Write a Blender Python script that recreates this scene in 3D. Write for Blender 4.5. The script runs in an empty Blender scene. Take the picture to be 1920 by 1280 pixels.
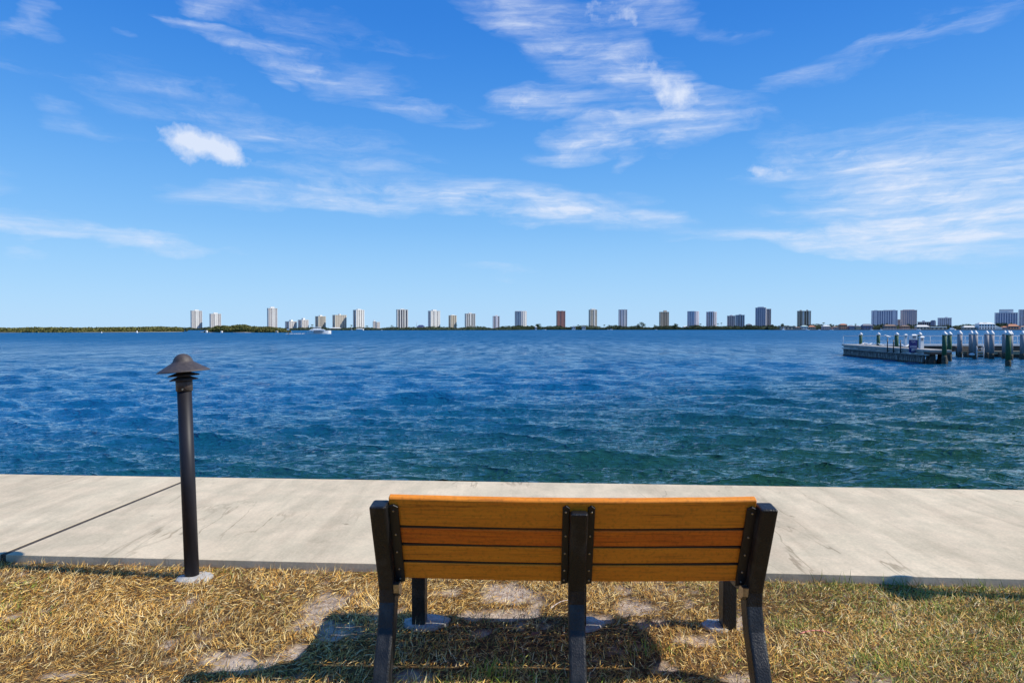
import bpy, bmesh, math, random
import numpy as np
from mathutils import Vector, Matrix
R = math.radians
random.seed(7); rng = np.random.default_rng(7)
sc = bpy.context.scene
col = sc.collection
F = 1280.0; HOR = 616.5; CH = 1.55; ZW = -1.05          # focal length in photo pixels, horizon row, eye height, water level

# ------------------------------------------------------------------ camera
cam_d = bpy.data.cameras.new("camera"); cam = bpy.data.objects.new("camera", cam_d); col.objects.link(cam)
cam_d.sensor_width = 36; cam_d.lens = 24.0; cam_d.clip_end = 20000; cam_d.clip_start = 0.05
cam.location = (0, 0, CH); cam.rotation_euler = (R(90) - math.atan((640 - HOR) / F), 0, 0)
sc.camera = cam

# ------------------------------------------------------------------ sun
SUN_EL = R(42.5); SUN_AZ = R(99)                        # azimuth clockwise from the view direction (+Y)
sdir = Vector((math.sin(SUN_AZ) * math.cos(SUN_EL), math.cos(SUN_AZ) * math.cos(SUN_EL), math.sin(SUN_EL)))
sl = bpy.data.lights.new("sun", 'SUN'); sl.energy = 4.6; sl.angle = R(0.53); sl.color = (1.0, 0.94, 0.83)
so = bpy.data.objects.new("sun", sl); col.objects.link(so)
so.rotation_euler = sdir.to_track_quat('Z', 'Y').to_euler()
so.location = (20, -5, 30)

# ------------------------------------------------------------------ world
world = bpy.data.worlds.new("World"); sc.world = world; world.use_nodes = True
W = world.node_tree; W.nodes.clear()
def wn(t, **k):
    n = W.nodes.new(t)
    for a, b in k.items(): setattr(n, a, b)
    return n
def wl(a, b): W.links.new(a, b)
def wmath(op, a, b=None, c=None, clamp=False):
    n = wn('ShaderNodeMath', operation=op, use_clamp=clamp)
    for i, v in enumerate((a, b, c)):
        if v is None: continue
        if isinstance(v, (int, float)): n.inputs[i].default_value = v
        else: wl(v, n.inputs[i])
    return n.outputs[0]
def wmap(src, loc=(0,0,0), rot=0.0, scale=(1,1,1), kind='POINT'):
    n = wn('ShaderNodeMapping', vector_type=kind)
    n.inputs['Location'].default_value = loc; n.inputs['Rotation'].default_value = (0, 0, rot); n.inputs['Scale'].default_value = scale
    wl(src, n.inputs['Vector']); return n.outputs[0]
sky = wn('ShaderNodeTexSky', sky_type='NISHITA', sun_disc=False)
sky.sun_elevation = SUN_EL; sky.sun_rotation = SUN_AZ; sky.air_density = 1.0; sky.dust_density = 0.1; sky.ozone_density = 1.5; sky.altitude = 0
tc = wn('ShaderNodeTexCoord')
sep = wn('ShaderNodeSeparateXYZ'); wl(tc.outputs['Generated'], sep.inputs[0])
az = wmath('ARCTAN2', sep.outputs[0], sep.outputs[1]); el = wmath('ARCSINE', sep.outputs[2])
# clear tropical air: deep azure overhead paling to light blue at the horizon, blended with the physical sky
eln = wmath('DIVIDE', el, math.pi / 2, clamp=True); sr = wn('ShaderNodeValToRGB'); wl(eln, sr.inputs[0]); sr.color_ramp.interpolation = 'B_SPLINE'
KS = 9.6
stops = [(0.0, (.37, .62, .90)), (.04, (.32, .59, .90)), (.09, (.19, .48, .88)), (.17, (.065, .31, .80)), (.27, (.012, .18, .68)), (.42, (.02, .16, .58)), (1.0, (.05, .19, .52))]
while len(sr.color_ramp.elements) < len(stops): sr.color_ramp.elements.new(.5)
for e_, (p_, c_) in zip(sr.color_ramp.elements, stops): e_.position = p_; e_.color = (*[v * 1.0 for v in c_], 1)
srs = wn('ShaderNodeVectorMath', operation='SCALE'); wl(sr.outputs[0], srs.inputs[0]); srs.inputs['Scale'].default_value = KS
skymix = wn('ShaderNodeMix', data_type='RGBA'); skymix.inputs[0].default_value = .88; wl(sky.outputs[0], skymix.inputs[6]); wl(srs.outputs[0], skymix.inputs[7])
comb = wn('ShaderNodeCombineXYZ'); wl(az, comb.inputs[0]); wl(el, comb.inputs[1])
# domain warp of the (azimuth, elevation) coordinates
nw = wn('ShaderNodeTexNoise'); nw.inputs['Scale'].default_value = 7; nw.inputs['Detail'].default_value = 5; nw.inputs['Roughness'].default_value = .55
wl(wmap(comb.outputs[0], rot=R(8), scale=(.6, 1.8, 1)), nw.inputs['Vector'])
vs = wn('ShaderNodeVectorMath', operation='SUBTRACT'); wl(nw.outputs['Color'], vs.inputs[0]); vs.inputs[1].default_value = (.5, .5, .5)
vm = wn('ShaderNodeVectorMath', operation='MULTIPLY'); wl(vs.outputs[0], vm.inputs[0]); vm.inputs[1].default_value = (.20, .085, 0)
va = wn('ShaderNodeVectorMath', operation='ADD'); wl(comb.outputs[0], va.inputs[0]); wl(vm.outputs[0], va.inputs[1])
P = va.outputs[0]
def ang(px, py):
    u = (px - 960) / F; return math.atan(u), math.atan((HOR - py) / F / math.sqrt(1 + u * u))
def blobs(lst, src=P):
    tot = None
    for px, py, rx, ry, rot, s in lst:
        a, e = ang(px, py)
        k = math.cos(a) ** 2
        m = wmap(src, (a, e, 0), R(-rot), (rx / F * (k ** .5) * 1.05, ry / F * (k ** .5) * 1.05, 1), 'TEXTURE')
        g = wn('ShaderNodeTexGradient', gradient_type='SPHERICAL'); wl(m, g.inputs[0])
        v = wmath('MULTIPLY', g.outputs['Fac'], s)
        tot = v if tot is None else wmath('ADD', tot, v)
    return tot
# wispy high cloud: px, py, half-width, half-height, slope down to the right (deg), strength
wisps = [(470, 95, 210, 18, 12, .8), (440, 70, 160, 10, 8, .7), (600, 130, 330, 50, 13, .5), (760, 190, 240, 26, 12, .6), (560, 112, 120, 9, 14, .7), (860, 195, 120, 12, 8, .5), (470, 20, 240, 34, 4, .4),
         (170, 235, 140, 20, 4, .5), (480, 240, 380, 50, 4, .45), (330, 150, 200, 34, 4, .3), (650, 265, 330, 40, 6, .35),
         (1060, 80, 230, 70, 24, 1.0), (1180, 20, 120, 60, 8, 1.2), (1140, 170, 190, 90, 14, .65), (1230, 165, 110, 70, 30, .9), (1100, 225, 160, 26, 16, .6), (1330, 60, 200, 20, 12, .35),
         (1170, 264, 220, 34, -3, 2.4), (1000, 200, 90, 36, 8, 1.2), (960, 30, 130, 50, 22, .8), (1330, 190, 120, 40, 22, .55),
         (620, 374, 300, 26, 3, 1.4), (430, 378, 110, 26, -2, 1.3), (880, 365, 320, 46, 7, 1.5), (1060, 400, 280, 32, 5, 1.8), (560, 335, 230, 40, 8, .5), (1190, 375, 120, 40, 14, .35),
         (1740, 350, 190, 130, 20, 1.8), (1600, 320, 200, 80, 22, .9), (1850, 400, 210, 110, 4, 1.9), (1700, 440, 330, 40, 3, 2.0), (1370, 438, 180, 17, 0, 1.1),
         (1540, 400, 200, 60, -4, .75), (1440, 318, 110, 30, 0, 1.0), (1800, 290, 210, 70, -12, .8), (1930, 330, 110, 80, 0, .9), (1660, 462, 260, 30, 5, .7),
         (140, 440, 250, 26, 6, 1.2), (280, 462, 120, 20, 2, .9), (0, 425, 120, 24, 6, .9), (10, 460, 60, 12, 0, .7), (450, 470, 160, 14, 4, .35),
         (1620, 95, 360, 34, -14, .7), (1850, 30, 200, 36, -14, .55), (70, 30, 60, 36, 30, .85), (30, 50, 50, 26, -20, .6), (390, 5, 60, 30, 0, 1.1), (220, 45, 50, 16, 10, .5),
         (940, 515, 150, 22, 6, .45), (330, 190, 420, 60, 8, .28), (680, 70, 320, 60, 12, .28), (1500, 230, 400, 60, 6, .25), (1430, 5, 40, 14, 0, .9), (1185, 305, 26, 26, 50, .6), (525, 148, 40, 18, 16, .9),
         (-300, 300, 400, 120, 8, .9), (2250, 200, 300, 140, -8, .9), (-250, 60, 300, 60, 8, .6), (2300, 480, 320, 50, 0, .9)]
M = blobs(wisps)
n1 = wn('ShaderNodeTexNoise'); n1.inputs['Scale'].default_value = 9; n1.inputs['Detail'].default_value = 9; n1.inputs['Roughness'].default_value = .67; n1.inputs['Distortion'].default_value = .25
wl(wmap(P, rot=R(9), scale=(.75, 4.4, 1)), n1.inputs['Vector'])
n2 = wn('ShaderNodeTexNoise'); n2.inputs['Scale'].default_value = 16; n2.inputs['Detail'].default_value = 8; n2.inputs['Roughness'].default_value = .66
wl(wmap(P, rot=R(16), scale=(.7, 2.0, 1)), n2.inputs['Vector'])
nn = wmath('ADD', wmath('MULTIPLY', n1.outputs['Fac'], .45), wmath('MULTIPLY', n2.outputs['Fac'], .55))
nc = wmath('MULTIPLY', wmath('SUBTRACT', nn, .5), 2.6)
absaz = wmath('ABSOLUTE', az); back = wn('ShaderNodeMapRange', interpolation_type='SMOOTHSTEP'); wl(absaz, back.inputs[0]); back.inputs[1].default_value = .95; back.inputs[2].default_value = 1.5
M = wmath('ADD', M, wmath('MULTIPLY', back.outputs[0], .22))  # extra cloud out of view, added to fill and whiten the shade
Ms = wmath('DIVIDE', M, wmath('ADD', M, .95))
dens = wmath('MULTIPLY', wmath('MULTIPLY', Ms, 1.35), wmath('MAXIMUM', wmath('ADD', .44, wmath('MULTIPLY', nc, 1.35)), 0.0))
dens = wmath('ADD', dens, wmath('MULTIPLY', wmath('SUBTRACT', Ms, .42), .45))
n3 = wn('ShaderNodeTexNoise'); n3.inputs['Scale'].default_value = 7; n3.inputs['Detail'].default_value = 6; n3.inputs['Roughness'].default_value = .6
wl(wmap(comb.outputs[0], rot=R(10), scale=(.55, 8.5, 1)), n3.inputs['Vector'])
strk = wmath('MINIMUM', wmath('MAXIMUM', wmath('ADD', .78, wmath('MULTIPLY', wmath('SUBTRACT', n3.outputs['Fac'], .5), 3.0)), .25), 1.15)
dens = wmath('MULTIPLY', wmath('MAXIMUM', dens, 0.0), wmath('ADD', strk, wmath('MULTIPLY', wmath('SUBTRACT', Ms, .5, clamp=True), .5)))
dens = wmath('MINIMUM', wmath('POWER', dens, 1.15), .84)
# small puffy cumulus with harder edges
vm2 = wn('ShaderNodeVectorMath', operation='MULTIPLY'); wl(vs.outputs[0], vm2.inputs[0]); vm2.inputs[1].default_value = (.02, .02, 0)
np3 = wn('ShaderNodeTexNoise'); np3.inputs['Scale'].default_value = 30; np3.inputs['Detail'].default_value = 7; np3.inputs['Roughness'].default_value = .6; wl(comb.outputs[0], np3.inputs['Vector'])
puff = [(375, 272, 80, 44, 8, 1.15), (425, 290, 76, 32, 26, 1.1), (345, 262, 40, 30, 0, .7), (1245, 155, 90, 52, 34, .85), (1275, 195, 56, 34, 20, .5), (990, 190, 80, 30, 4, .55), (1430, 320, 56, 20, 6, .75), (1160, 22, 90, 44, 4, .55), (425, 376, 60, 20, 0, .35)]
Mp = blobs(puff, comb.outputs[0])
dp = wmath('MULTIPLY', wmath('ADD', wmath('SUBTRACT', Mp, .42), wmath('MULTIPLY', wmath('SUBTRACT', np3.outputs['Fac'], .5), 2.4)), 1.2, clamp=True)
dp = wmath('MULTIPLY', wmath('MULTIPLY', dp, .88), wmath('MULTIPLY', Mp, 5.0, clamp=True))
tot = wmath('SUBTRACT', 1.0, wmath('MULTIPLY', wmath('SUBTRACT', 1.0, dens), wmath('SUBTRACT', 1.0, dp)))
mix = wn('ShaderNodeMix', data_type='RGBA'); wl(tot, mix.inputs[0]); wl(skymix.outputs[2], mix.inputs[6]); mix.inputs[7].default_value = (6.7, 7.3, 8.5, 1)
bg = wn('ShaderNodeBackground'); bg.inputs['Strength'].default_value = 0.105; wl(mix.outputs[2], bg.inputs[0])
wo = wn('ShaderNodeOutputWorld'); wl(bg.outputs[0], wo.inputs[0])

sc.view_settings.view_transform = 'Standard'; sc.view_settings.look = 'None'; sc.view_settings.gamma = 1; sc.view_settings.exposure = 0.15
sc.render.engine = 'CYCLES'
sc.cycles.max_bounces = 6; sc.cycles.sample_clamp_direct = 2.5; sc.cycles.sample_clamp_indirect = 4; sc.cycles.caustics_reflective = False; sc.cycles.caustics_refractive = False

# ------------------------------------------------------------------ helpers
def gx(px, Y): return (px - 960) * Y / F
def gz(py, Y): return CH + (HOR - py) * Y / F
def ground(px, py, z=0.0):
    Y = F * (CH - z) / (py - HOR); return gx(px, Y), Y

def link(o, parent=None):
    col.objects.link(o)
    if parent is not None: o.parent = parent
    return o
def tag(o, label=None, cat=None, group=None, kind=None):
    if label: o['label'] = label
    if cat: o['category'] = cat
    if group: o['group'] = group
    if kind: o['kind'] = kind
    return o
def thing(name, label, cat, loc=(0,0,0), rz=0.0, group=None):
    o = bpy.data.objects.new(name, None); link(o); o.location = loc; o.rotation_euler = (0, 0, rz); o.empty_display_size = .3
    return tag(o, label, cat, group)
def copy_tree(o, parent=None, label=None, loc=None, rz=None):
    c = o.copy(); col.objects.link(c); c.parent = parent
    if label: c['label'] = label
    if loc is not None: c.location = loc
    if rz is not None: c.rotation_euler = (0, 0, rz)
    for ch in [x for x in col.objects if x.parent == o]: copy_tree(ch, c)
    return c

class MB:
    def __init__(s): s.v = []; s.f = []; s.sm = []
    def add(s, vs, fs, smooth=False):
        b = len(s.v); s.v += [tuple(v) for v in vs]; s.f += [[i + b for i in f] for f in fs]; s.sm += [smooth] * len(fs); return s
    def box(s, c, d, rz=0.0, M=None):
        x, y, z = d[0] / 2, d[1] / 2, d[2] / 2
        vs = [Vector((i, j, k)) for i in (-x, x) for j in (-y, y) for k in (-z, z)]
        if rz: m = Matrix.Rotation(rz, 3, 'Z'); vs = [m @ v for v in vs]
        if M: vs = [M @ v for v in vs]
        c = Vector(c)
        return s.add([v + c for v in vs], [(0,1,3,2), (4,6,7,5), (0,4,5,1), (2,3,7,6), (0,2,6,4), (1,5,7,3)])
    def b2(s, x0, x1, y0, y1, z0, z1): return s.box(((x0+x1)/2, (y0+y1)/2, (z0+z1)/2), (x1-x0, y1-y0, z1-z0))
    def lathe(s, prof, c=(0,0,0), seg=24, smooth=True, M=None, rot0=0.0):
        n = len(prof); vs = []
        for i in range(seg):
            a = 2 * math.pi * i / seg + rot0
            for r, z in prof:
                v = Vector((r * math.cos(a), r * math.sin(a), z))
                if M: v = M @ v
                vs.append(v + Vector(c))
        fs = []
        for i in range(seg):
            j = (i + 1) % seg
            for k in range(n - 1):
                fs.append((i*n+k, j*n+k, j*n+k+1, i*n+k+1))
        s.add(vs, fs, smooth)
        b = len(s.v) - len(vs)
        for k, fl in ((0, True), (n - 1, False)):
            if prof[k][0] > 1e-5:
                loop = [b + i * n + k for i in range(seg)]
                s.f.append(loop[::-1] if fl else loop); s.sm.append(False)
        return s
    def tube(s, p0, p1, r, seg=10, r1=None):
        p0 = Vector(p0); p1 = Vector(p1); d = p1 - p0; L = d.length
        M = d.to_track_quat('Z', 'Y').to_matrix()
        return s.lathe([(r, 0), (r if r1 is None else r1, L)], p0, seg, True, M)
    def prism(s, poly, axis, a, b):
        """poly of 2-D points extruded from a to b along axis ('x': poly=(y,z); 'y': (x,z); 'z': (x,y))"""
        def P3(p, t): return {'x': (t, p[0], p[1]), 'y': (p[0], t, p[1]), 'z': (p[0], p[1], t)}[axis]
        n = len(poly)
        vs = [P3(p, a) for p in poly] + [P3(p, b) for p in poly]
        fs = [list(range(n))[::-1], list(range(n, 2*n))] + [(i, (i+1) % n, n + (i+1) % n, n + i) for i in range(n)]
        return s.add(vs, fs)
    def strip(s, left, right, axis_vals):
        return s
    def build(s, name, m, parent=None, bevel=None, seg=2, loc=None):
        me = bpy.data.meshes.new(name); me.from_pydata(s.v, [], s.f)
        me.polygons.foreach_set('use_smooth', s.sm)
        bm = bmesh.new(); bm.from_mesh(me); bmesh.ops.recalc_face_normals(bm, faces=bm.faces); bm.to_mesh(me); bm.free()
        if m: me.materials.append(m)
        o = bpy.data.objects.new(name, me); link(o, parent)
        if loc is not None: o.location = loc
        if bevel:
            b = o.modifiers.new('bevel', 'BEVEL'); b.width = bevel; b.segments = seg; b.limit_method = 'ANGLE'; b.angle_limit = R(40)
        return o

def fastmesh(name, verts, faces_flat, sizes, m, colors=None, smooth=False, attr='tone'):
    """numpy mesh; colors per vertex (n,4)"""
    me = bpy.data.meshes.new(name)
    nv = len(verts); nl = len(faces_flat); nf = len(sizes)
    me.vertices.add(nv); me.vertices.foreach_set('co', np.asarray(verts, np.float32).ravel())
    me.loops.add(nl); me.loops.foreach_set('vertex_index', np.asarray(faces_flat, np.int32))
    me.polygons.add(nf); st = np.concatenate([[0], np.cumsum(sizes)[:-1]]).astype(np.int32)
    me.polygons.foreach_set('loop_start', st); me.polygons.foreach_set('loop_total', np.asarray(sizes, np.int32))
    me.polygons.foreach_set('use_smooth', np.full(nf, smooth))
    me.update(calc_edges=True)
    if colors is not None:
        a = me.color_attributes.new(attr, 'FLOAT_COLOR', 'POINT'); a.data.foreach_set('color', np.asarray(colors, np.float32).ravel())
    if m: me.materials.append(m)
    o = bpy.data.objects.new(name, me); return link(o)

def mat(name, c1, c2=None, scale=5.0, rough=.6, stretch=(1,1,1), bump=0.0, bscale=None, metallic=0.0, detail=6, lo=.35, hi=.65, spec=.5, coord='Object', rot=(0,0,0)):
    m = bpy.data.materials.new(name); m.use_nodes = True; t = m.node_tree; p = t.nodes['Principled BSDF']
    p.inputs['Roughness'].default_value = rough; p.inputs['Metallic'].default_value = metallic; p.inputs['Specular IOR Level'].default_value = spec
    if c2 is None: c2 = tuple(x * .82 for x in c1)
    tcn = t.nodes.new('ShaderNodeTexCoord'); mp = t.nodes.new('ShaderNodeMapping'); mp.inputs['Scale'].default_value = stretch; mp.inputs['Rotation'].default_value = rot
    t.links.new(tcn.outputs[coord], mp.inputs[0])
    n = t.nodes.new('ShaderNodeTexNoise'); n.inputs['Scale'].default_value = scale; n.inputs['Detail'].default_value = detail; n.inputs['Roughness'].default_value = .6
    t.links.new(mp.outputs[0], n.inputs['Vector'])
    r = t.nodes.new('ShaderNodeValToRGB'); r.color_ramp.elements[0].position = lo; r.color_ramp.elements[1].position = hi
    r.color_ramp.elements[0].color = (*c1, 1); r.color_ramp.elements[1].color = (*c2, 1)
    t.links.new(n.outputs['Fac'], r.inputs[0]); t.links.new(r.outputs[0], p.inputs['Base Color'])
    if bump:
        nb = t.nodes.new('ShaderNodeTexNoise'); nb.inputs['Scale'].default_value = bscale or scale * 4; nb.inputs['Detail'].default_value = 5
        t.links.new(mp.outputs[0], nb.inputs['Vector'])
        b = t.nodes.new('ShaderNodeBump'); b.inputs['Strength'].default_value = bump; b.inputs['Distance'].default_value = .01
        t.links.new(nb.outputs['Fac'], b.inputs['Height']); t.links.new(b.outputs[0], p.inputs['Normal'])
    m['ramp'] = r.name
    return m

# ------------------------------------------------------------------ water
def water_material():
    m = bpy.data.materials.new('bay_water'); m.use_nodes = True; t = m.node_tree; p = t.nodes['Principled BSDF']
    N = t.nodes.new; L = t.links.new
    def mth(op, a, b=None, clamp=False):
        n = N('ShaderNodeMath'); n.operation = op; n.use_clamp = clamp
        for i, v in enumerate((a, b)):
            if v is None: continue
            if isinstance(v, (int, float)): n.inputs[i].default_value = v
            else: L(v, n.inputs[i])
        return n.outputs[0]
    def maprange(v, a, b, c=0.0, d=1.0, smooth=True):
        n = N('ShaderNodeMapRange'); n.interpolation_type = 'SMOOTHSTEP' if smooth else 'LINEAR'
        L(v, n.inputs[0]); n.inputs[1].default_value = a; n.inputs[2].default_value = b; n.inputs[3].default_value = c; n.inputs[4].default_value = d
        return n.outputs[0]
    geo = N('ShaderNodeNewGeometry'); sp = N('ShaderNodeSeparateXYZ'); L(geo.outputs['Position'], sp.inputs[0])
    X, Y = sp.outputs[0], sp.outputs[1]
    def noise(scale, stretch, detail=4, rough=.55, out='Fac', dist=0.0, rot=0.0):
        mp = N('ShaderNodeMapping'); mp.inputs['Scale'].default_value = stretch; mp.inputs['Rotation'].default_value = (0, 0, rot); L(geo.outputs['Position'], mp.inputs[0])
        n = N('ShaderNodeTexNoise'); n.inputs['Scale'].default_value = scale; n.inputs['Detail'].default_value = detail; n.inputs['Roughness'].default_value = rough; n.inputs['Distortion'].default_value = dist
        L(mp.outputs[0], n.inputs['Vector']); return n.outputs[out]
    big = noise(.05, (1, 1, 1), 3)
    # deeper and bluer away from the wall, greener over the shallows beside it and towards the dock
    deep = maprange(mth('ADD', mth('SUBTRACT', Y, mth('MULTIPLY', X, .75)), mth('MULTIPLY', mth('SUBTRACT', big, .5), 14)), 5, 34)
    ramp = N('ShaderNodeValToRGB'); e = ramp.color_ramp.elements
    e[0].position = 0; e[0].color = (.012, .052, .014, 1); e[1].position = 1; e[1].color = (.004, .092, .215, 1)
    x = e.new(.45); x.color = (.004, .066, .105, 1)
    L(deep, ramp.inputs[0])
    # sparse whitecaps
    caps = noise(.55, (.55, 1.6, 1), 5, .7); gate = noise(.045, (1, 1.5, 1), 2)
    cap = mth('MULTIPLY', maprange(caps, .74, .77), maprange(gate, .5, .6)); cap = mth('MULTIPLY', cap, maprange(Y, 35, 90))
    mx = N('ShaderNodeMix'); mx.data_type = 'RGBA'; L(cap, mx.inputs[0]); L(ramp.outputs[0], mx.inputs[6]); mx.inputs[7].default_value = (.75, .78, .8, 1)
    L(mx.outputs[2], p.inputs['Base Color'])
    p.inputs['IOR'].default_value = 1.52; p.inputs['Specular Tint'].default_value = (.45, .78, 1.0, 1); L(maprange(Y, 20, 220, .03, .42), p.inputs['Roughness'])
    # fine ripples close by
    def ridge(*a, **k): return mth('SUBTRACT', 1.0, mth('MULTIPLY', mth('ABSOLUTE', mth('SUBTRACT', noise(*a, **k), .5)), 2.0))
    h = mth('ADD', mth('MULTIPLY', ridge(1.25, (.5, 1.4, 1), 1, .4, dist=.7, rot=-.22), 1.6), mth('MULTIPLY', ridge(3.8, (.6, 1.4, 1), 2, .5, dist=.6, rot=.25), 1.15))
    h = mth('ADD', h, mth('MULTIPLY', ridge(9.0, (.45, 1.3, 1), 2, .5, dist=.5, rot=-.1), .26))
    bp = N('ShaderNodeBump'); bp.inputs['Strength'].default_value = 1.0; bp.inputs['Distance'].default_value = .085; L(h, bp.inputs['Height'])
    # unresolved chop farther out tilts the surface facets
    far = maprange(Y, 20, 85)
    c1 = noise(1.6, (.8, .22, 1), 6, .74, 'Color', rot=.12); c2 = noise(.75, (1.0, .13, 1), 4, .62, 'Color', rot=-.05); c3 = noise(.10, (1.0, .16, 1), 4, .6, 'Color', rot=.04)
    def cen(c, k):
        s = N('ShaderNodeVectorMath'); s.operation = 'SUBTRACT'; L(c, s.inputs[0]); s.inputs[1].default_value = (.5, .5, .5)
        q = N('ShaderNodeVectorMath'); q.operation = 'MULTIPLY'; L(s.outputs[0], q.inputs[0]); q.inputs[1].default_value = k; return q.outputs[0]
    a = N('ShaderNodeVectorMath'); a.operation = 'ADD'; L(cen(c1, (.8, 1.5, 0)), a.inputs[0]); b_ = N('ShaderNodeVectorMath'); b_.operation = 'ADD'; L(cen(c2, (.3, 1.7, 0)), b_.inputs[0]); L(cen(c3, (.1, .55, 0)), b_.inputs[1]); L(b_.outputs[0], a.inputs[1])
    a2 = N('ShaderNodeVectorMath'); a2.operation = 'ADD'; L(a.outputs[0], a2.inputs[0]); a2.inputs[1].default_value = (0, -.24, 0)
    sc_ = N('ShaderNodeVectorMath'); sc_.operation = 'SCALE'; L(a2.outputs[0], sc_.inputs[0]); L(far, sc_.inputs['Scale'])
    ad = N('ShaderNodeVectorMath'); ad.operation = 'ADD'; L(bp.outputs[0], ad.inputs[0]); L(sc_.outputs[0], ad.inputs[1])
    nz = N('ShaderNodeVectorMath'); nz.operation = 'NORMALIZE'; L(ad.outputs[0], nz.inputs[0]); L(nz.outputs[0], p.inputs['Normal'])
    return m

def make_water():
    D = CH - ZW; fr = 683.0
    NR, NC = 860, 1500
    pys = np.linspace(fr * D / 6.2, fr * D / 9000.0, NR)
    d = fr * D / pys
    u = np.linspace(-1.45, 1.45, NC)
    Y = np.repeat(d[:, None], NC, 1); X = Y * u[None, :]
    sp = np.abs(np.gradient(d))[:, None]
    spx = (d * (u[1] - u[0]))[:, None]
    Z = np.zeros_like(X); dX = np.zeros_like(X); dY = np.zeros_like(X)
    r = np.random.default_rng(11)
    near = d < 260; k = int(near.sum())
    Xn, Yn = X[:k], Y[:k]; spn = np.maximum(sp[:k], spx[:k])
    n = 96
    lam = np.exp(np.linspace(math.log(.13), math.log(4.2), n)) * r.uniform(.93, 1.07, n)
    for L in lam:
        th = R(-104) + r.normal(0, .50 if L < .7 else .30)           # travel direction, towards the wall and a little left
        slope = .034 * max(.0, min(1, L / .18)) * (1.0 if L < 1.0 else (1.25 if L < 2.0 else 1.25 * (2.0 / L) ** .9)) * r.uniform(.6, 1.4)
        A = slope * L / (2 * math.pi); kk = 2 * math.pi / L
        kx, ky = kk * math.cos(th), kk * math.sin(th)
        fade = np.clip((L / spn - 2.2) / 2.2, 0, 1)
        # slow groups so the sea is not uniform
        ph = kx * Xn + ky * Yn + r.uniform(0, 6.28) + 1.1 * np.sin(.11 * kk * (Xn * math.sin(th) - Yn * math.cos(th)) + r.uniform(0, 6.28))
        c, s = np.cos(ph), np.sin(ph)
        Z[:k] += fade * A * c; q = 1.35
        dX[:k] -= fade * q * A * math.cos(th) * s; dY[:k] -= fade * q * A * math.sin(th) * s
    V = np.stack([X + dX, Y + dY, Z + ZW], -1).reshape(-1, 3)
    i = np.arange(NR - 1)[:, None] * NC + np.arange(NC - 1)[None, :]
    Fq = np.stack([i, i + 1, i + NC + 1, i + NC], -1).reshape(-1)
    o = fastmesh('water', V, Fq, np.full((NR - 1) * (NC - 1), 4), water_material(), smooth=True)
    tag(o, 'choppy blue green water of the bay', kind='structure')
make_water()

# ------------------------------------------------------------------ ground, sea wall
TH = -0.0690                                              # slope dy/dx of everything parallel to the sea wall
def wall_y(x, base): return base + TH * x
def fbm(x, y, seed=0, oct=4, f0=1.0):
    r = np.random.default_rng(seed); v = np.zeros_like(x, dtype=float); amp = 1.0; tot = 0
    for o in range(oct):
        for _ in range(5):
            a = r.uniform(0, 6.283); k = f0 * (2 ** o) * r.uniform(.7, 1.4)
            v += amp * np.sin(k * (x * math.cos(a) + y * math.sin(a)) + r.uniform(0, 6.283)) / 5 ** .5
        tot += amp; amp *= .6
    return v / tot
patches = []
for px, py, rx, ry in [(585, 1150, 62, 44), (440, 1240, 95, 26), (545, 1222, 40, 18), (620, 1180, 40, 20), (840, 1112, 40, 16), (950, 1112, 66, 20), (900, 1150, 120, 14), (795, 1165, 50, 16),
                       (1190, 1135, 60, 24), (1215, 1165, 50, 14), (1165, 1105, 24, 12), (1310, 1197, 66, 18), (1120, 1160, 40, 16), (1390, 1165, 40, 12), (770, 1268, 46, 16), (1395, 1272, 60, 16), (900, 1185, 30, 8), (115, 1265, 60, 10), (1250, 1255, 40, 10)]:
    x, y = ground(px, py); x2, _ = ground(px + rx, py); _, y2 = ground(px, py - ry)
    patches.append((x, y, (x2 - x) * .88, (y2 - y) * .88))
def sandmask(x, y):
    m = np.zeros_like(x)
    for cx, cy, a, b in patches: m = np.maximum(m, 1.25 - np.sqrt(((x - cx) / a) ** 2 + ((y - cy) / b) ** 2) * 1.0)
    m = m + .45 * fbm(x, y, 3, 4, 9.0) + .35 * fbm(x, y, 4, 4, 38.0)
    return np.clip((m - .30) * 3.2, 0, 1)

def ground_material():
    m = bpy.data.materials.new('lawn_soil'); m.use_nodes = True; t = m.node_tree; p = t.nodes['Principled BSDF']; N = t.nodes.new; L = t.links.new
    p.inputs['Roughness'].default_value = .95; p.inputs['Specular IOR Level'].default_value = .1
    g = N('ShaderNodeNewGeometry'); at = N('ShaderNodeAttribute'); at.attribute_name = 'tone'
    def noise(s, d, st=(1,1,1)):
        mp = N('ShaderNodeMapping'); mp.inputs['Scale'].default_value = st; L(g.outputs['Position'], mp.inputs[0])
        n = N('ShaderNodeTexNoise'); n.inputs['Scale'].default_value = s; n.inputs['Detail'].default_value = d; n.inputs['Roughness'].default_value = .65; L(mp.outputs[0], n.inputs['Vector']); return n.outputs['Fac']
    r1 = N('ShaderNodeValToRGB'); L(noise(60, 6), r1.inputs[0]); e = r1.color_ramp.elements
    e[0].position = .35; e[0].color = (.03, .018, .009, 1); e[1].position = .70; e[1].color = (.28, .17, .07, 1)
    r2 = N('ShaderNodeValToRGB'); L(noise(22, 8), r2.inputs[0]); e = r2.color_ramp.elements
    e[0].position = .3; e[0].color = (.26, .18, .12, 1); e[1].position = .62; e[1].color = (.58, .47, .365, 1)
    mx = N('ShaderNodeMix'); mx.data_type = 'RGBA'; L(at.outputs['Fac'], mx.inputs[0]); L(r1.outputs[0], mx.inputs[6]); L(r2.outputs[0], mx.inputs[7]); L(mx.outputs[2], p.inputs['Base Color'])
    b = N('ShaderNodeBump'); b.inputs['Strength'].default_value = .8; b.inputs['Distance'].default_value = .012; L(noise(45, 8), b.inputs['Height']); L(b.outputs[0], p.inputs['Normal'])
    return m
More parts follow.
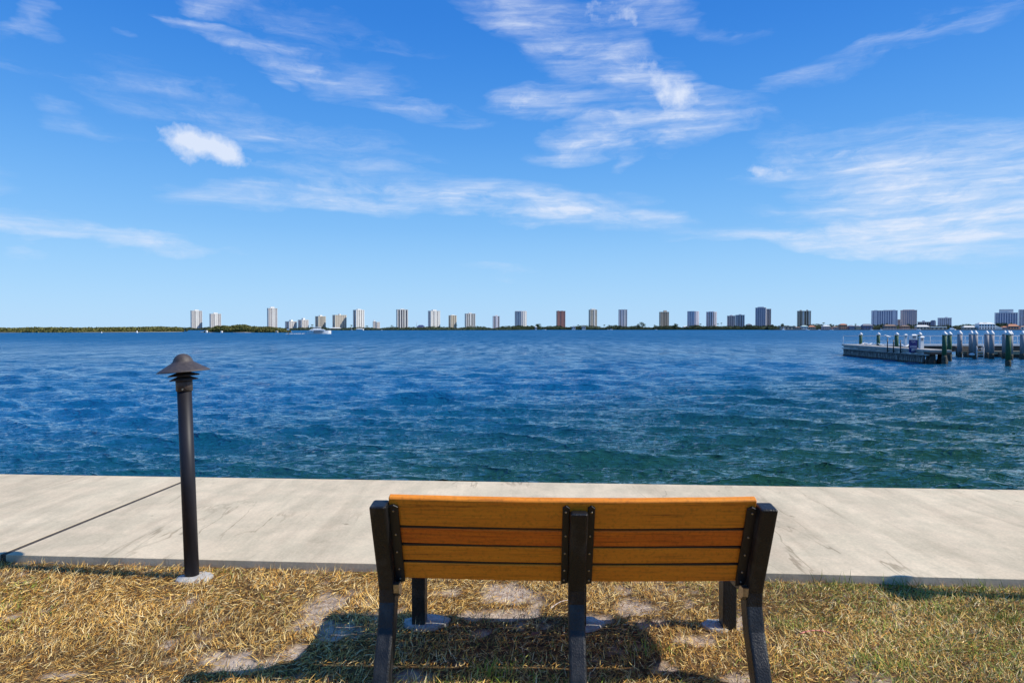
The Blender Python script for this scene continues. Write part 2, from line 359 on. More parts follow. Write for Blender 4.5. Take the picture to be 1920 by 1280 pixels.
gm = ground_material()
def make_lawn():
    xs = np.arange(-7, 7.6, .03); s = np.linspace(0, 1, 130)
    X = np.repeat(xs[None, :], len(s), 0); Yb = 4.40 + TH * X; Y = 1.0 + (Yb - 1.0) * s[:, None]
    sm = sandmask(X, Y)
    Z = .006 * fbm(X, Y, 5, 4, 3.0) + .004 * fbm(X, Y, 8, 3, 25) - .012 * sm - .012
    V = np.stack([X, Y, Z], -1).reshape(-1, 3); NR, NC = X.shape
    i = np.arange(NR - 1)[:, None] * NC + np.arange(NC - 1)[None, :]
    Fq = np.stack([i, i + 1, i + NC + 1, i + NC], -1).reshape(-1)
    c = np.repeat(sm.reshape(-1, 1), 4, 1)
    o = fastmesh('ground', V, Fq, np.full((NR - 1) * (NC - 1), 4), gm, c, True)
    tag(o, 'bare soil and pale sand patches of the lawn', kind='structure')
    b = MB()
    b.add([(-300, -400, -.05), (300, -400, -.05), (300, 4.42 + TH * 300 + 0, -.05), (-300, 4.42 - TH * 300, -.05)], [(0, 1, 2, 3)])
    tag(b.build('ground', gm), 'land behind the sea wall', kind='structure')
make_lawn()

def concrete_material():
    m = bpy.data.materials.new('broom_finished_concrete'); m.use_nodes = True; t = m.node_tree; p = t.nodes['Principled BSDF']; N = t.nodes.new; L = t.links.new
    p.inputs['Roughness'].default_value = .85; p.inputs['Specular IOR Level'].default_value = .25
    g = N('ShaderNodeNewGeometry')
    def noise(s, d, st=(1,1,1), rz=0, ro=.6, dist=0):
        mp = N('ShaderNodeMapping'); mp.inputs['Scale'].default_value = st; mp.inputs['Rotation'].default_value = (0, 0, rz)
        L(g.outputs['Position'], mp.inputs[0])
        n = N('ShaderNodeTexNoise'); n.inputs['Scale'].default_value = s; n.inputs['Detail'].default_value = d; n.inputs['Roughness'].default_value = ro; n.inputs['Distortion'].default_value = dist
        L(mp.outputs[0], n.inputs['Vector']); return n.outputs['Fac']
    def ramp(f, a, ca, b, cb):
        r = N('ShaderNodeValToRGB'); L(f, r.inputs[0]); e = r.color_ramp.elements; e[0].position = a; e[0].color = (*ca, 1); e[1].position = b; e[1].color = (*cb, 1); return r.outputs[0]
    def mix(kind, f, a, b):
        x = N('ShaderNodeMix'); x.data_type = 'RGBA'; x.blend_type = kind
        if isinstance(f, float): x.inputs[0].default_value = f
        else: L(f, x.inputs[0])
        L(a, x.inputs[6]); L(b, x.inputs[7]); return x.outputs[2]
    base = ramp(noise(.9, 6, (1, .7, 1), .3), .3, (.65, .525, .36), .7, (.82, .68, .475))
    # long sweeping trowel and water streaks, diagonal to the edge
    st1 = ramp(noise(1.5, 9, (2.6, .45, 1), R(52), .68, .5), .40, (.62, .62, .62), .58, (1, 1, 1))
    st2 = ramp(noise(1.1, 7, (3.2, .35, 1), R(62), .6, .8), .34, (.70, .69, .67), .46, (1, 1, 1))
    fine = ramp(noise(60, 4), .35, (.86, .86, .86), .7, (1.05, 1.05, 1.05))
    blot = ramp(noise(3.1, 5, (1, 1, 1), 0, .7), .42, (.83, .86, .84), .6, (1.03, 1.02, 1.0))
    c = mix('MULTIPLY', .32, base, st1); c = mix('MULTIPLY', .36, c, st2); c = mix('MULTIPLY', .8, c, fine); c = mix('MULTIPLY', .7, c, blot)
    rd = noise(1.25, 5, (2.4, .42, 1), R(57), .5, .35); ab = N('ShaderNodeMath'); ab.operation = 'SUBTRACT'; L(rd, ab.inputs[0]); ab.inputs[1].default_value = .5
    ab2 = N('ShaderNodeMath'); ab2.operation = 'ABSOLUTE'; L(ab.outputs[0], ab2.inputs[0])
    c = mix('MULTIPLY', ramp(noise(.7, 3), .5, (0, 0, 0), .62, (1, 1, 1)), c, ramp(ab2.outputs[0], .002, (.60, .58, .55), .012, (1, 1, 1)))
    sp_ = ramp(noise(9, 3, (1, 1, 1), 0, .5), .22, (.55, .53, .5), .27, (1, 1, 1)); c = mix('MULTIPLY', .8, c, sp_)
    L(c, p.inputs['Base Color'])
    b = N('ShaderNodeBump'); b.inputs['Strength'].default_value = .25; b.inputs['Distance'].default_value = .004; L(noise(120, 4), b.inputs['Height']); L(b.outputs[0], p.inputs['Normal'])
    return m
conc = concrete_material()
def make_seawall():
    root = thing('seawall', 'broad pale concrete sea wall cap running along the water with a panelled face below', 'sea wall', (0, 4.31, 0), math.atan(TH))
    joints = [-60, -41.5, -31.8, -22, -12.6, -3.42, 9.6, 19, 28.5, 38, 47.5, 60]
    for a, b in zip(joints[:-1], joints[1:]):
        m = MB(); g = .022
        m.b2(a + g, b - g, 0, 2.40, -.21, .04)
        m.build('slab', conc, root, .003, 2)
    j = MB(); j.b2(-60, 60, .012, 2.388, -.20, .0375); j.build('joint_filler', mat('joint_filler', (.085, .065, .045), (.04, .033, .028), 30, .95), root)
    w = MB(); w.b2(-60, 60, 2.12, 2.30, -3.0, -.205)
    for k in range(-59, 60, 3): w.b2(k - .12, k + .12, 2.30, 2.36, -3.0, -.215)
    w.build('wall_face', mat('stained_sea_wall', (.25, .23, .2), (.10, .10, .08), 2.0, .9, (1, 1, 3)), root)
make_seawall()

# ------------------------------------------------------------------ grass
def grass_material():
    m = bpy.data.materials.new('grass_blades'); m.use_nodes = True; t = m.node_tree; p = t.nodes['Principled BSDF']
    a = t.nodes.new('ShaderNodeAttribute'); a.attribute_name = 'tone'; t.links.new(a.outputs['Color'], p.inputs['Base Color'])
    p.inputs['Roughness'].default_value = .7; p.inputs['Specular IOR Level'].default_value = .25
    return m
grm = grass_material()
straw = np.array([(.88, .55, .14), (.74, .40, .08), (.96, .70, .27), (.38, .18, .045), (.84, .54, .15), (.20, .09, .03), (.95, .76, .40), (.48, .32, .12), (.60, .30, .06)])
green = np.array([(.24, .31, .035), (.33, .37, .06), (.15, .20, .02), (.42, .42, .10)])
def blades(name, n, area, palette, lenr, widr, flatr, dens, label, seed, lift=0.0):
    r = np.random.default_rng(seed)
    x = r.uniform(area[0], area[1], n); y = r.uniform(area[2], area[3], n)
    keep = (y < 4.27 + TH * x) & (r.uniform(0, 1, n) < dens(x, y, r)); x, y = x[keep], y[keep]; n = len(x)
    L = r.uniform(*lenr, n) * r.uniform(.7, 1.15, n); w = r.uniform(*widr, n) / 2
    th = fbm(x, y, seed + 1, 3, 7) * 2.2 + r.uniform(-1.9, 1.9, n) + .3; fl = r.uniform(*flatr, n)       # fl: angle above the ground
    dx, dy = np.cos(th), np.sin(th); bend = r.uniform(-.5, .7, n); side = r.normal(0, .25, n)
    px_, py_ = -dy, dx
    z0 = -.014 + lift + r.uniform(0, .016, n)
    def pt(t, curl):
        a = fl - curl * bend
        return x + dx * L * t * np.cos(a) + px_ * side * L * t * t, y + dy * L * t * np.cos(a) + py_ * side * L * t * t, z0 + np.maximum(L * t * np.sin(a), -.006)
    b = pt(0, 0); m_ = pt(.5, .5); e = pt(1, 1.2)
    tw = r.uniform(-.8, .8, n); wx, wy, wz = px_ * w * np.cos(tw), py_ * w * np.cos(tw), w * np.sin(tw)
    V = np.empty((n, 5, 3))
    V[:, 0] = np.stack([b[0] - wx, b[1] - wy, b[2] - wz], -1); V[:, 1] = np.stack([b[0] + wx, b[1] + wy, b[2] + wz], -1)
    V[:, 2] = np.stack([m_[0] + wx * .8, m_[1] + wy * .8, m_[2] + wz * .8], -1); V[:, 3] = np.stack([m_[0] - wx * .8, m_[1] - wy * .8, m_[2] - wz * .8], -1)
    V[:, 4] = np.stack(e, -1)
    base = np.arange(n)[:, None] * 5
    fl_ = np.concatenate([base + np.array([0, 1, 2, 3]), base + np.array([3, 2, 4])], 1).reshape(-1)
    sizes = np.tile([4, 3], n)
    pc = palette[r.integers(0, len(palette), n)] * r.uniform(.75, 1.15, n)[:, None] * (1 + .18 * fbm(x, y, 77, 3, 4))[:, None]
    C = np.ones((n, 5, 4)); C[:, :, :3] = pc[:, None, :]
    o = fastmesh(name, V.reshape(-1, 3), fl_, sizes, grm, C.reshape(-1, 4))
    tag(o, label, 'grass', kind='stuff'); return o
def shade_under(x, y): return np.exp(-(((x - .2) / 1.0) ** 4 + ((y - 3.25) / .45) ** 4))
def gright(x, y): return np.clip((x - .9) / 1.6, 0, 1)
def d_dry(x, y, r): return (1 - .42 * shade_under(x, y)) * (1 - .78 * sandmask(x, y)) * np.clip(.85 + .25 * fbm(x, y, 21, 3, 5), .3, 1)  # dry blades thinned under the bench so dark soil deepens its shadow
def d_green(x, y, r):
    f = fbm(x, y, 31, 4, 3.0)
    g = np.clip(f * 1.3 - .2, 0, 1) * (.12 + .95 * gright(x, y)) + .9 * gright(x, y)
    edge = np.clip(1 - np.abs(y - (4.22 + TH * x)) / .10, 0, 1) * (.12 + .8 * gright(x, y))
    front = np.clip((3.07 - y) / .1, 0, 1) * np.clip(1 - np.abs(x + .3) / 1.2, 0, 1) * .8
    left = np.clip(f - .1, 0, 1) * np.clip((-2.2 - x) / 1.0, 0, 1) * .5
    under = .05 * shade_under(x, y)
    return (g + edge * .8 + front + left + under) * (1 - .8 * sandmask(x, y))
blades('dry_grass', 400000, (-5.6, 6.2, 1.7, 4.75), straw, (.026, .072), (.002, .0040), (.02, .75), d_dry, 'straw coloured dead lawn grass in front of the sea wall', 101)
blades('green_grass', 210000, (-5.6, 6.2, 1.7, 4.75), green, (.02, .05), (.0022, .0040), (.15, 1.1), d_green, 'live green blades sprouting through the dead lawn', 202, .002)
def tuft_d(x, y, r):
    c = 0
    for cx, cy in [ground(1570, 1095), ground(1625, 1090), ground(1690, 1098), ground(1780, 1150), ground(1910, 1170), ground(1660, 1250), ground(235, 1045), ground(415, 1045), ground(1840, 1105), ground(1490, 1180), ground(920, 1265), ground(1230, 1225)]:
        c = np.maximum(c, np.exp(-(((x - cx) / .09) ** 2 + ((y - cy) / .05) ** 2)))
    return c * .34
blades('grass_tufts', 240000, (-4, 5, 2.6, 4.6), green, (.045, .10), (.003, .005), (.7, 1.5), tuft_d, 'taller green tufts along the sea wall edge', 303)

# ------------------------------------------------------------------ bench
black = mat('black_recycled_plastic', (.007, .007, .007), (.075, .072, .066), 9, .45, (1, 1, .6), .35, 160, lo=.5, hi=.85, detail=10)
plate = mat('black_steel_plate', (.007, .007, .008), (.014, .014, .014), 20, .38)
bolt_m = mat('bolt_steel', (.5, .46, .38), (.35, .3, .22), 80, .35, metallic=.9)
def board_mat(name, a, b):
    m = mat(name, a, b, 6, .55, (.6, 14, 14), .18, 40, detail=9, lo=.3, hi=.72); t = m.node_tree; N = t.nodes.new; L = t.links.new; p = t.nodes['Principled BSDF']
    src = p.inputs['Base Color'].links[0].from_socket; co = N('ShaderNodeTexCoord'); mp = N('ShaderNodeMapping'); mp.inputs['Scale'].default_value = (1.2, 30, 30); L(co.outputs['Object'], mp.inputs[0])
    n = N('ShaderNodeTexNoise'); n.inputs['Scale'].default_value = 3; n.inputs['Detail'].default_value = 8; n.inputs['Roughness'].default_value = .7; L(mp.outputs[0], n.inputs['Vector'])
    r = N('ShaderNodeValToRGB'); r.color_ramp.elements[0].position = .30; r.color_ramp.elements[0].color = (.38, .30, .26, 1); r.color_ramp.elements[1].position = .47; r.color_ramp.elements[1].color = (1, 1, 1, 1); L(n.outputs['Fac'], r.inputs[0])
    n2 = N('ShaderNodeTexNoise'); n2.inputs['Scale'].default_value = 70; n2.inputs['Detail'].default_value = 5; L(co.outputs['Object'], n2.inputs['Vector'])
    r2 = N('ShaderNodeValToRGB'); r2.color_ramp.elements[0].position = .28; r2.color_ramp.elements[0].color = (.7, .68, .65, 1); r2.color_ramp.elements[1].position = .5; r2.color_ramp.elements[1].color = (1, 1, 1, 1); L(n2.outputs['Fac'], r2.inputs[0])
    a = N('ShaderNodeMix'); a.data_type = 'RGBA'; a.blend_type = 'MULTIPLY'; a.inputs[0].default_value = .8; L(src, a.inputs[6]); L(r.outputs[0], a.inputs[7])
    b2 = N('ShaderNodeMix'); b2.data_type = 'RGBA'; b2.blend_type = 'MULTIPLY'; b2.inputs[0].default_value = .8; L(a.outputs[2], b2.inputs[6]); L(r2.outputs[0], b2.inputs[7]); L(b2.outputs[2], p.inputs['Base Color'])
    return m
wood = board_mat('amber_slat', (.92, .31, .014), (.76, .215, .009))
woodr = board_mat('reddish_slat', (.88, .215, .007), (.66, .115, .005))
def make_bench():
    bx, by = .247, 2.795
    root = thing('park_bench', 'park bench seen from behind with amber slats on black legs facing the water', 'bench', (bx, by, 0), R(-1.6))
    HW = .843; PW = .071
    rear = [(.0, .812), (.065, .66), (.145, .48), (.178, .40), (.182, .34), (.150, .24), (.08, .12), (.01, -.03)]     # (y, z) of the rear face
    def profile(depth, top=.812):
        pts = [p for p in rear if p[1] <= top]
        if top < .812: t = (.812 - top) / (.812 - .66); pts = [(.065 * t, top)] + pts
        fr = []
        for i, (y, z) in enumerate(pts):
            a = pts[max(0, i-1)]; b = pts[min(len(pts)-1, i+1)]; d = Vector((b[0]-a[0], b[1]-a[1])).normalized(); nrm = Vector((-d[1], d[0]))
            fr.append((y + nrm[0] * depth, z + nrm[1] * depth * (1 if 0 < i < len(pts)-1 else .25)))
        return pts, fr
    for x, dep, top in ((-HW + PW/2, .098, .812), (.032, .052, .785), (HW - PW/2, .098, .812)):
        a, b = profile(dep, top)
        w = PW if abs(x) > .1 else .074
        poly = a + b[::-1]
        m = MB(); m.prism(poly, 'x', x - w/2, x + w/2); o = m.build('rear_leg', black, root, .011, 3)
        f = MB(); yy = .725
        f.prism([(yy, -.03), (yy + .085, -.03), (yy + .09, .33), (yy + .055, .405), (yy - .03, .405), (yy - .005, .33)], 'x', x - w/2 + .05, x + w/2 + .05); f.build('front_leg', black, root, .008, 3)
        g = MB(); g.prism([(.20, .375), (.42, .345), (.73, .365), (.73, .405), (.42, .388), (.20, .425)], 'x', x - .028, x + .028); g.build('seat_support', black, root, .004)
    # backrest frame direction
    dv = Vector((.143 - 0, .48 - .812)).normalized(); nv = Vector((-dv[1], dv[0]))          # along the slope (down), forward normal
    if nv[0] < 0: nv = -nv
    def P(s, n): return (0 + dv[0] * s + nv[0] * n, .812 + dv[1] * s + nv[1] * n)
    xs0, xs1 = -HW + PW + .002, HW - PW - .002
    for k, (s0, s1) in enumerate([(-.006, .137), (.149, .232), (.244, .328), (.340, .430)]):
        m = MB(); t0, t1 = .054, .092
        if k == 0: poly = [P(s0 + .006, t0), P(s0, t0 + .008), P(s0 + .004, t1 - .004), P(s0 + .012, t1), P(s1, t1), P(s1, t0)]
        else: poly = [P(s0, t0 + (.002 if k == 2 else 0)), P(s0, t1), P(s1, t1), P(s1, t0 + (.002 if k == 2 else 0))]
        n = 16; vs = []; 
        for i in range(n + 1):
            x = xs0 + (xs1 - xs0) * i / n; sag = -.010 * math.sin(math.pi * i / n) + random.uniform(-.0006, .0006)
            vs += [(x, y, z + sag) for y, z in poly]
        q = len(poly); fs = [list(range(q))[::-1], [n * q + j for j in range(q)]]
        for i in range(n):
            for j in range(q): fs.append((i*q + j, i*q + (j+1) % q, (i+1)*q + (j+1) % q, (i+1)*q + j))
        m.add(vs, fs); o = m.build('backrest_slat', woodr if k == 1 else wood, root, .004, 2)
        if k == 1: o['label'] = 'redder second slat of the backrest with dark weather marks'
    for s in (.143, .238, .334):                                     # dark strips in the board gaps, standing in for their shade
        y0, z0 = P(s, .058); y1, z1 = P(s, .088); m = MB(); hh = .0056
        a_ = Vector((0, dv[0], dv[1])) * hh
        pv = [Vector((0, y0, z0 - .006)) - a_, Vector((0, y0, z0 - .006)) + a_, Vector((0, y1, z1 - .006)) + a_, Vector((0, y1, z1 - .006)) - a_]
        m.prism([(v[1], v[2]) for v in pv], 'x', xs0 + .004, xs1 - .004); m.build('gap_shade_strip', plate, root)
    # bracket plates
    def plate_at(x0, x1):
        m = MB(); a = P(.012, .0375); b = P(.035, .0375 ); 
        n0, n1 = .040, .052
        top = .02; bot = .447
        pts = [(x0, top + .012), ((x0 + x1)/2, top), (x1, top + .012), (x1, bot - .008), (x0, bot)]
        vs = []
        for n_ in (n0, n1):
            for x, s in pts: y, z = P(s, n_); vs.append((x, y, z))
        k = len(pts); m.add(vs, [list(range(k)), list(range(k, 2*k))[::-1]] + [(i, (i+1) % k, k + (i+1) % k, k + i) for i in range(k)])
        o = m.build('bracket', plate, root, .002)
        for s in (.05, .10, .175, .27, .365, .42):
            if s == .10: continue
            bm_ = MB(); y, z = P(s, n0 - .004); d3 = Vector((0, nv[0], nv[1]))
            p0 = Vector(((x0 + x1)/2 + random.uniform(-.002, .002), y, z)); bm_.tube(p0, p0 + d3 * .005, .0042, 8); bm_.build('bolt', bolt_m, o)
    plate_at(-HW + PW + .001, -HW + PW + .042); plate_at(HW - PW - .042, HW - PW - .001)
    plate_at(-.005 - .031, -.006); plate_at(.070, .069 + .031)
    # gusset under the seat corner at each end
    for sx in (-1, 1):
        m = MB(); x = sx * (HW - PW - .012)
        m.prism([(.155, .43), (.20, .43), (.24, .38), (.21, .36), (.165, .39)], 'x', x - .012, x + .012); m.build('gusset', bolt_m, root)
    # seat slats, gently dished
    ys = [.312, .396, .480, .564, .648, .728, .795]
    for i, y in enumerate(ys):
        z = .428 - .032 * math.sin(math.pi * i / 6.0) + (.0 if i < 6 else -.012)
        tilt = -.25 if i == 0 else (.12 * math.cos(math.pi * i / 6.0) * -1 if i < 6 else -.5)
        m = MB(); m.box((0, y, z), (xs1 - xs0 + .06, (.077 if i < 5 else .072) if i < 6 else .062, .032), M=Matrix.Rotation(tilt, 3, 'X')); m.build('seat_slat', wood, root, .004)
    return root
bench = make_bench()

# footings
pad_m = mat('rough_footing_concrete', (.55, .53, .48), (.38, .36, .33), 14, .9, bump=.6, bscale=60)
def footing(x, y, rx, ry, label, h=.012, seed=0, rz=0.0, cat='concrete footing'):
    r = random.Random(seed); m = MB(); n = 22; rad = [1 + r.uniform(-.10, .10) for _ in range(n)]
    rings = [(1.04, -.08), (1.0, h * .3), (.93, h), (.0, h + .003)]; vs = []
    for k, (s, z) in enumerate(rings[:-1]):
        for i in range(n):
            a = 2 * math.pi * i / n; vs.append((rx * s * rad[i] * math.cos(a), ry * s * rad[i] * math.sin(a), z + (r.uniform(-.002, .002) if k == 2 else 0)))
    vs.append((0, 0, h + .003)); fs = []
    for k in range(2):
        for i in range(n): fs.append((k*n+i, k*n+(i+1) % n, (k+1)*n+(i+1) % n, (k+1)*n+i))
    for i in range(n): fs.append((2*n+i, 2*n+(i+1) % n, 3*n))
    m.add(vs, fs, True); o = m.build('footing', pad_m, loc=(x, y, 0)); o.rotation_euler[2] = rz
    tag(o, label, cat, None); return o
def bl(x, y):
    a = R(-1.6); return .247 + x * math.cos(a) - y * math.sin(a), 2.795 + x * math.sin(a) + y * math.cos(a)
for (lx, ly, ox, oy, rx, ry, lab, s) in [(-.81, .76, 0.090, .02, .14, .10, 'pale concrete footing under the left front leg of the bench', 1), (.03, .76, 0.100, .02, .10, .085, 'concrete footing under the middle front leg of the bench', 2), (.81, .76, -0.005, .02, .085, .075, 'small round concrete footing under the right front leg of the bench', 3),
                                         (-.81, .07, .08, -.01, .10, .08, 'concrete footing under the left rear leg of the bench', 4), (.03, .07, 0, 0, .085, .08, 'concrete footing under the middle rear leg of the bench', 5), (.81, .07, -.07, .0, .09, .08, 'concrete footing under the right rear leg of the bench', 6)]:
    x, y = bl(lx, ly); footing(x + ox, y + oy, rx * .86, ry * .9, lab, .005, s)

# ------------------------------------------------------------------ bollard lights
lampcap = mat('weathered_bronze_cap', (.045, .037, .036), (.08, .064, .058), 40, .55, bump=.3, bscale=160)
lamppole = mat('dark_painted_pole', (.010, .010, .014), (.020, .019, .026), 9, .5, (1, 1, .3), spec=.3)
def make_bollard():
    root = thing('bollard_light', 'black bollard path light with domed hat standing on the grass left of the bench', 'bollard light', (-2.005, 4.25, 0), 0, 'bollard lights along the sea wall')
    root.rotation_euler = (0, R(-1.85), 0)
    p = MB(); p.lathe([(.0425, -.03), (.0425, 1.18)], seg=32); p.build('pole', lamppole, root)
    c = MB(); c.lathe([(.0435, 1.165), (.0485, 1.165), (.0485, 1.245), (.040, 1.247)], seg=32); co = c.build('collar', lampcap, root)
    b = MB(); b.tube((.012, -.0475, 1.178), (.013, -.053, 1.178), .005, 8); b.build('bolt', bolt_m, co)
    T = Matrix.Rotation(R(-2.6), 3, 'Y')
    core = MB(); core.lathe([(.034, 1.235), (.034, 1.30)], seg=24); core.build('lamp_housing', plate, root)
    for r0, z in ((.083, 1.236), (.092, 1.262), (.098, 1.288)):
        l = MB(); l.lathe([(.030, .016), (r0 - .004, -.003), (r0, -.004), (r0, -.001), (r0 - .006, .003), (.030, .022)], seg=40, M=T); l.build('louvre', lampcap, root, loc=(0, 0, z))
    h = MB(); h.lathe([(.0, .010), (.10, -.005), (.148, -.016), (.153, -.0155), (.153, -.012), (.142, -.004), (.115, .012), (.09, .027), (.070, .039), (.060, .046), (.0565, .053), (.052, .066), (.042, .080), (.027, .091), (.012, .096), (.0, .097)], seg=48, M=T)
    h.build('cap', lampcap, root, loc=(0, 0, 1.30))
    return root
boll = make_bollard()
copy_tree(boll, label='black bollard light off to the right, its shadow falling on the grass edge', loc=(3.76, 3.80, 0))
f = footing(-1.985, 4.235, .108, .080, 'white concrete footing round the foot of the bollard light', .010, 9); f.rotation_euler[2] = .5
footing(3.76, 3.80, .12, .10, 'white concrete footing of the bollard light off to the right', .010, 12)

# litter on the lawn
def twig(px0, py0, px1, py1, c, label, w=.004, arc=.01, h=.02):
    (x0, y0), (x1, y1) = ground(px0, py0), ground(px1, py1); m = MB(); n = 6; pr = None
    for i in range(n + 1):
        t = i / n; p = (x0 + (x1-x0)*t, y0 + (y1-y0)*t + arc * math.sin(math.pi*t), h + .01 * math.sin(math.pi*t))
        if pr: m.tube(pr, p, w * (1 - .5 * t), 6)
        pr = p
    tag(m.build('twig', mat('twig_' + label[:4], c, None, 40, .6)), label, 'twig')
twig(1504, 1202, 1562, 1200, (.75, .26, .18), 'thin reddish straw lying on the grass right of the bench', .004, .008, .028)
twig(1032, 1151, 1072, 1134, (.75, .6, .5), 'pale curved straw lying left of the middle bench leg', .003, .01)
def leaf(px, py, label):
    x, y = ground(px, py); m = MB(); m.add([(-.03, 0, 0), (-.012, .012, .008), (.012, .011, .004), (.03, 0, .008), (.010, -.011, .010), (-.013, -.010, .004), (0, 0, -.001)], [(6,0,1), (6,1,2), (6,2,3), (6,3,4), (6,4,5), (6,5,0)])
    o = m.build('fallen_leaf', mat('dead_leaf', (.34, .16, .09), (.22, .1, .06), 60, .7), loc=(x, y, .022)); o.rotation_euler = (0.2, .1, .7); tag(o, label, 'leaf')
leaf(1003, 1201, 'small brown leaf in the shade under the bench')

# ------------------------------------------------------------------ dock
deck_c = mat('weathered_dock_concrete', (.46, .43, .38), (.30, .28, .26), 1.4, .85, bump=.2)
face_c = mat('stained_dock_face', (.17, .17, .165), (.05, .058, .05), 2.2, .9, (2.2, 2.2, .55), bump=.5, bscale=6, lo=.4, hi=.6)
dark_w = mat('wet_dark_timber', (.022, .017, .012), (.05, .037, .025), 3, .7)
brown_w = mat('brown_fascia_timber', (.16, .085, .05), (.07, .04, .028), 2, .8, (.5, .5, 4))
tan_w = mat('tan_deck_boards', (.42, .33, .21), (.30, .23, .15), 3, .8, (4, 1, 1))
white_p = mat('white_paint', (.78, .78, .76), (.66, .67, .67), 3, .5)
grey_s = mat('grey_pile_sleeve', (.33, .31, .31), (.22, .205, .21), 2, .75, (1, 1, .4))
green_p = mat('green_treated_pile', (.016, .065, .040), (.045, .115, .040), 4, .7, (1, 1, .3))
blue_s = mat('navy_sign_face', (.010, .018, .13), (.012, .022, .17), 4, .45)
growth = mat('barnacle_growth', (.02, .02, .016), (.10, .095, .07), 7, .95, bump=1, bscale=20)

oyster = mat('pale_oyster_growth', (.42, .42, .38), (.20, .21, .18), 5, .95)
def arm():
    A = Vector((32.9, 67.9)); B = Vector((30.75, 50.2)); d = (B - A).normalized(); L = (B - A).length; n = Vector((-d[1], d[0]))      # n: to the east side
    if n[0] < 0: n = -n
    rz = math.atan2(d[1], d[0])
    root = thing('concrete_pier', 'low grey concrete pier arm with a stained panelled face reaching out toward the viewer', 'pier', (A[0], A[1], 0), rz)
    # local x runs from far tip to near end, local y: east is +/-
    e = 1 if Matrix.Rotation(rz, 2) @ Vector((0, 1)) @ n > 0 else -1
    w = 1.5
    def bb(m, x0, x1, y0, y1, z0, z1): y0, y1 = sorted((e*y0, e*y1)); m.b2(x0, x1, y0, y1, z0 + ZW, z1 + ZW)
    m = MB(); bb(m, 0, L, -.02, w, .90, 1.06); m.build('deck', deck_c, root, .02)
    m = MB(); bb(m, .10, L - .02, .06, w - .06, .74, .90); m.build('beam', deck_c, root)
    m = MB(); bb(m, -.02, L * .99, -.10, .06, .62, .72); m.build('ledge', deck_c, root, .01)
    k = 4; pl = (L - 1.1) / k
    for i in range(k):
        m = MB(); x0 = .2 + i * pl; x1 = x0 + pl - .14; z0 = -.5
        bb(m, x0, x1, .0, .14, z0, .62)
        r = random.Random(i)
        x = x0 + .15; rb = MB()
        while x < x1 - .2:                                       # weeping oyster and rust ribs down each panel
            hh = r.uniform(.16, .40); ww = r.uniform(.05, .13); bb(rb, x, x + ww, -.035, -.001, .08, .08 + hh); x += r.uniform(.22, .42)
        fp = m.build('face_panel', face_c, root); tag(rb.build('oyster_streaks', oyster, fp), kind='stuff')
    m = MB(); bb(m, .2, L - 1.0, -.045, .10, -.5, .10); m.build('waterline_growth', growth, root)
    for x in (L - .8, L - .25):
        for y in (.3, w - .4):
            m = MB(); m.lathe([(.23, -2), (.25, .05), (.26, .25), (.20, .40), (.19, .72)], (x, e * y, ZW), 12); m.build('support_pile', dark_w, root)
    m = MB(); bb(m, L - 1.0, L + .02, .02, w, .72, .86); m.build('end_beam', brown_w, root)
    for x in (12.2, 13.6, 15.3):                                       # thin black uprights bolted to the ledge
        pass
    return A, d, n, L
A_, d_, n_, L_ = arm()
def on_arm(px, inset=.6):
    """point on the deck of the arm at image column px, inset metres from its west edge"""
    best = None
    for i in range(400):
        p = A_ + d_ * (L_ * i / 400) + n_ * inset; q = 960 + F * p[0] / p[1]
        if best is None or abs(q - px) < best[0]: best = (abs(q - px), p)
    return best[1]

def pile_obj(name, label, cat, x, y, top, r, body, cap, group, zb=-1.0, knob=False, wet=.35, capr=1.18):
    root = thing(name, label, cat, (x, y, 0), 0, group)
    m = MB(); m.lathe([(r, wet), (r * .97, top)], (0, 0, ZW), 14); m.build('shaft', body, root)
    g = MB(); g.lathe([(r * .9, zb), (r * 1.06, -.1), (r * 1.10, wet * .7), (r * 1.02, wet)], (0, 0, ZW), 14); g.build('wet_foot', growth, root)
    c = MB(); hc = cap
    c.lathe([(r * capr, top - .10), (r * capr, top), (r * .25, top + hc), (0, top + hc + .02)], (0, 0, ZW), 14); c.build('cap', white_p, root)
    return root
G1 = 'green timber pilings on the dock'
def ztop(py, y): return gz(py, y) - ZW
names = [(1612, 68.5, 626, .15, 'green piling with a white cone cap nearest the far tip of the pier arm'), (1645, 65.3, 626, .155, 'second green white-capped piling from the tip of the pier arm'),
         (1679, 60.5, 626, .165, 'thickest green white-capped piling on the middle of the pier arm'), (1722, 55, 626, .15, 'green white-capped piling behind the blue sign')]
for px, y, pt_, r, lab in names:
    pile_obj('piling', lab, 'piling', gx(px, y) + .1, y, ztop(pt_, y), r, green_p, .14, G1, wet=.6)
pile_obj('piling', 'green piling at the near end of the pier arm, left of its pair', 'piling', gx(1771, 49.3), 49.3, ztop(625.5, 49.3), .155, green_p, .17, G1, wet=.7)
pile_obj('piling', 'green piling just right of the one at the near pier end', 'piling', gx(1780.5, 55), 55, ztop(625.5, 55), .165, green_p, .17, G1, wet=.6)
pile_obj('piling', 'leaning nearest green piling standing alone in the water at far right', 'piling', gx(1891, 47.0), 47.0, ztop(625, 47.0), .165, green_p, .20, G1, wet=.45)
G2 = 'grey sleeved pilings with pointed white caps'
gp = [(1799.7, 62, 4.9, 'single grey piling with white pointed cap, leftmost of the grey ones'), (1821, 61.5, 4.6, 'left piling of the first grey pair'), (1829, 59.5, 4.8, 'right piling of the first grey pair by the ladder'),
      (1850, 61, 4.6, 'left piling of the second grey pair right of the ladder'), (1859.5, 58.5, 5.0, 'right piling of the second grey pair right of the ladder'), (1884, 60, 5.2, 'grey piling behind the nearest green piling'),
      (1895, 57, 4.8, 'grey piling just right of the nearest green piling'), (1917.5, 58, 5.0, 'grey piling at the right edge of the photo')]
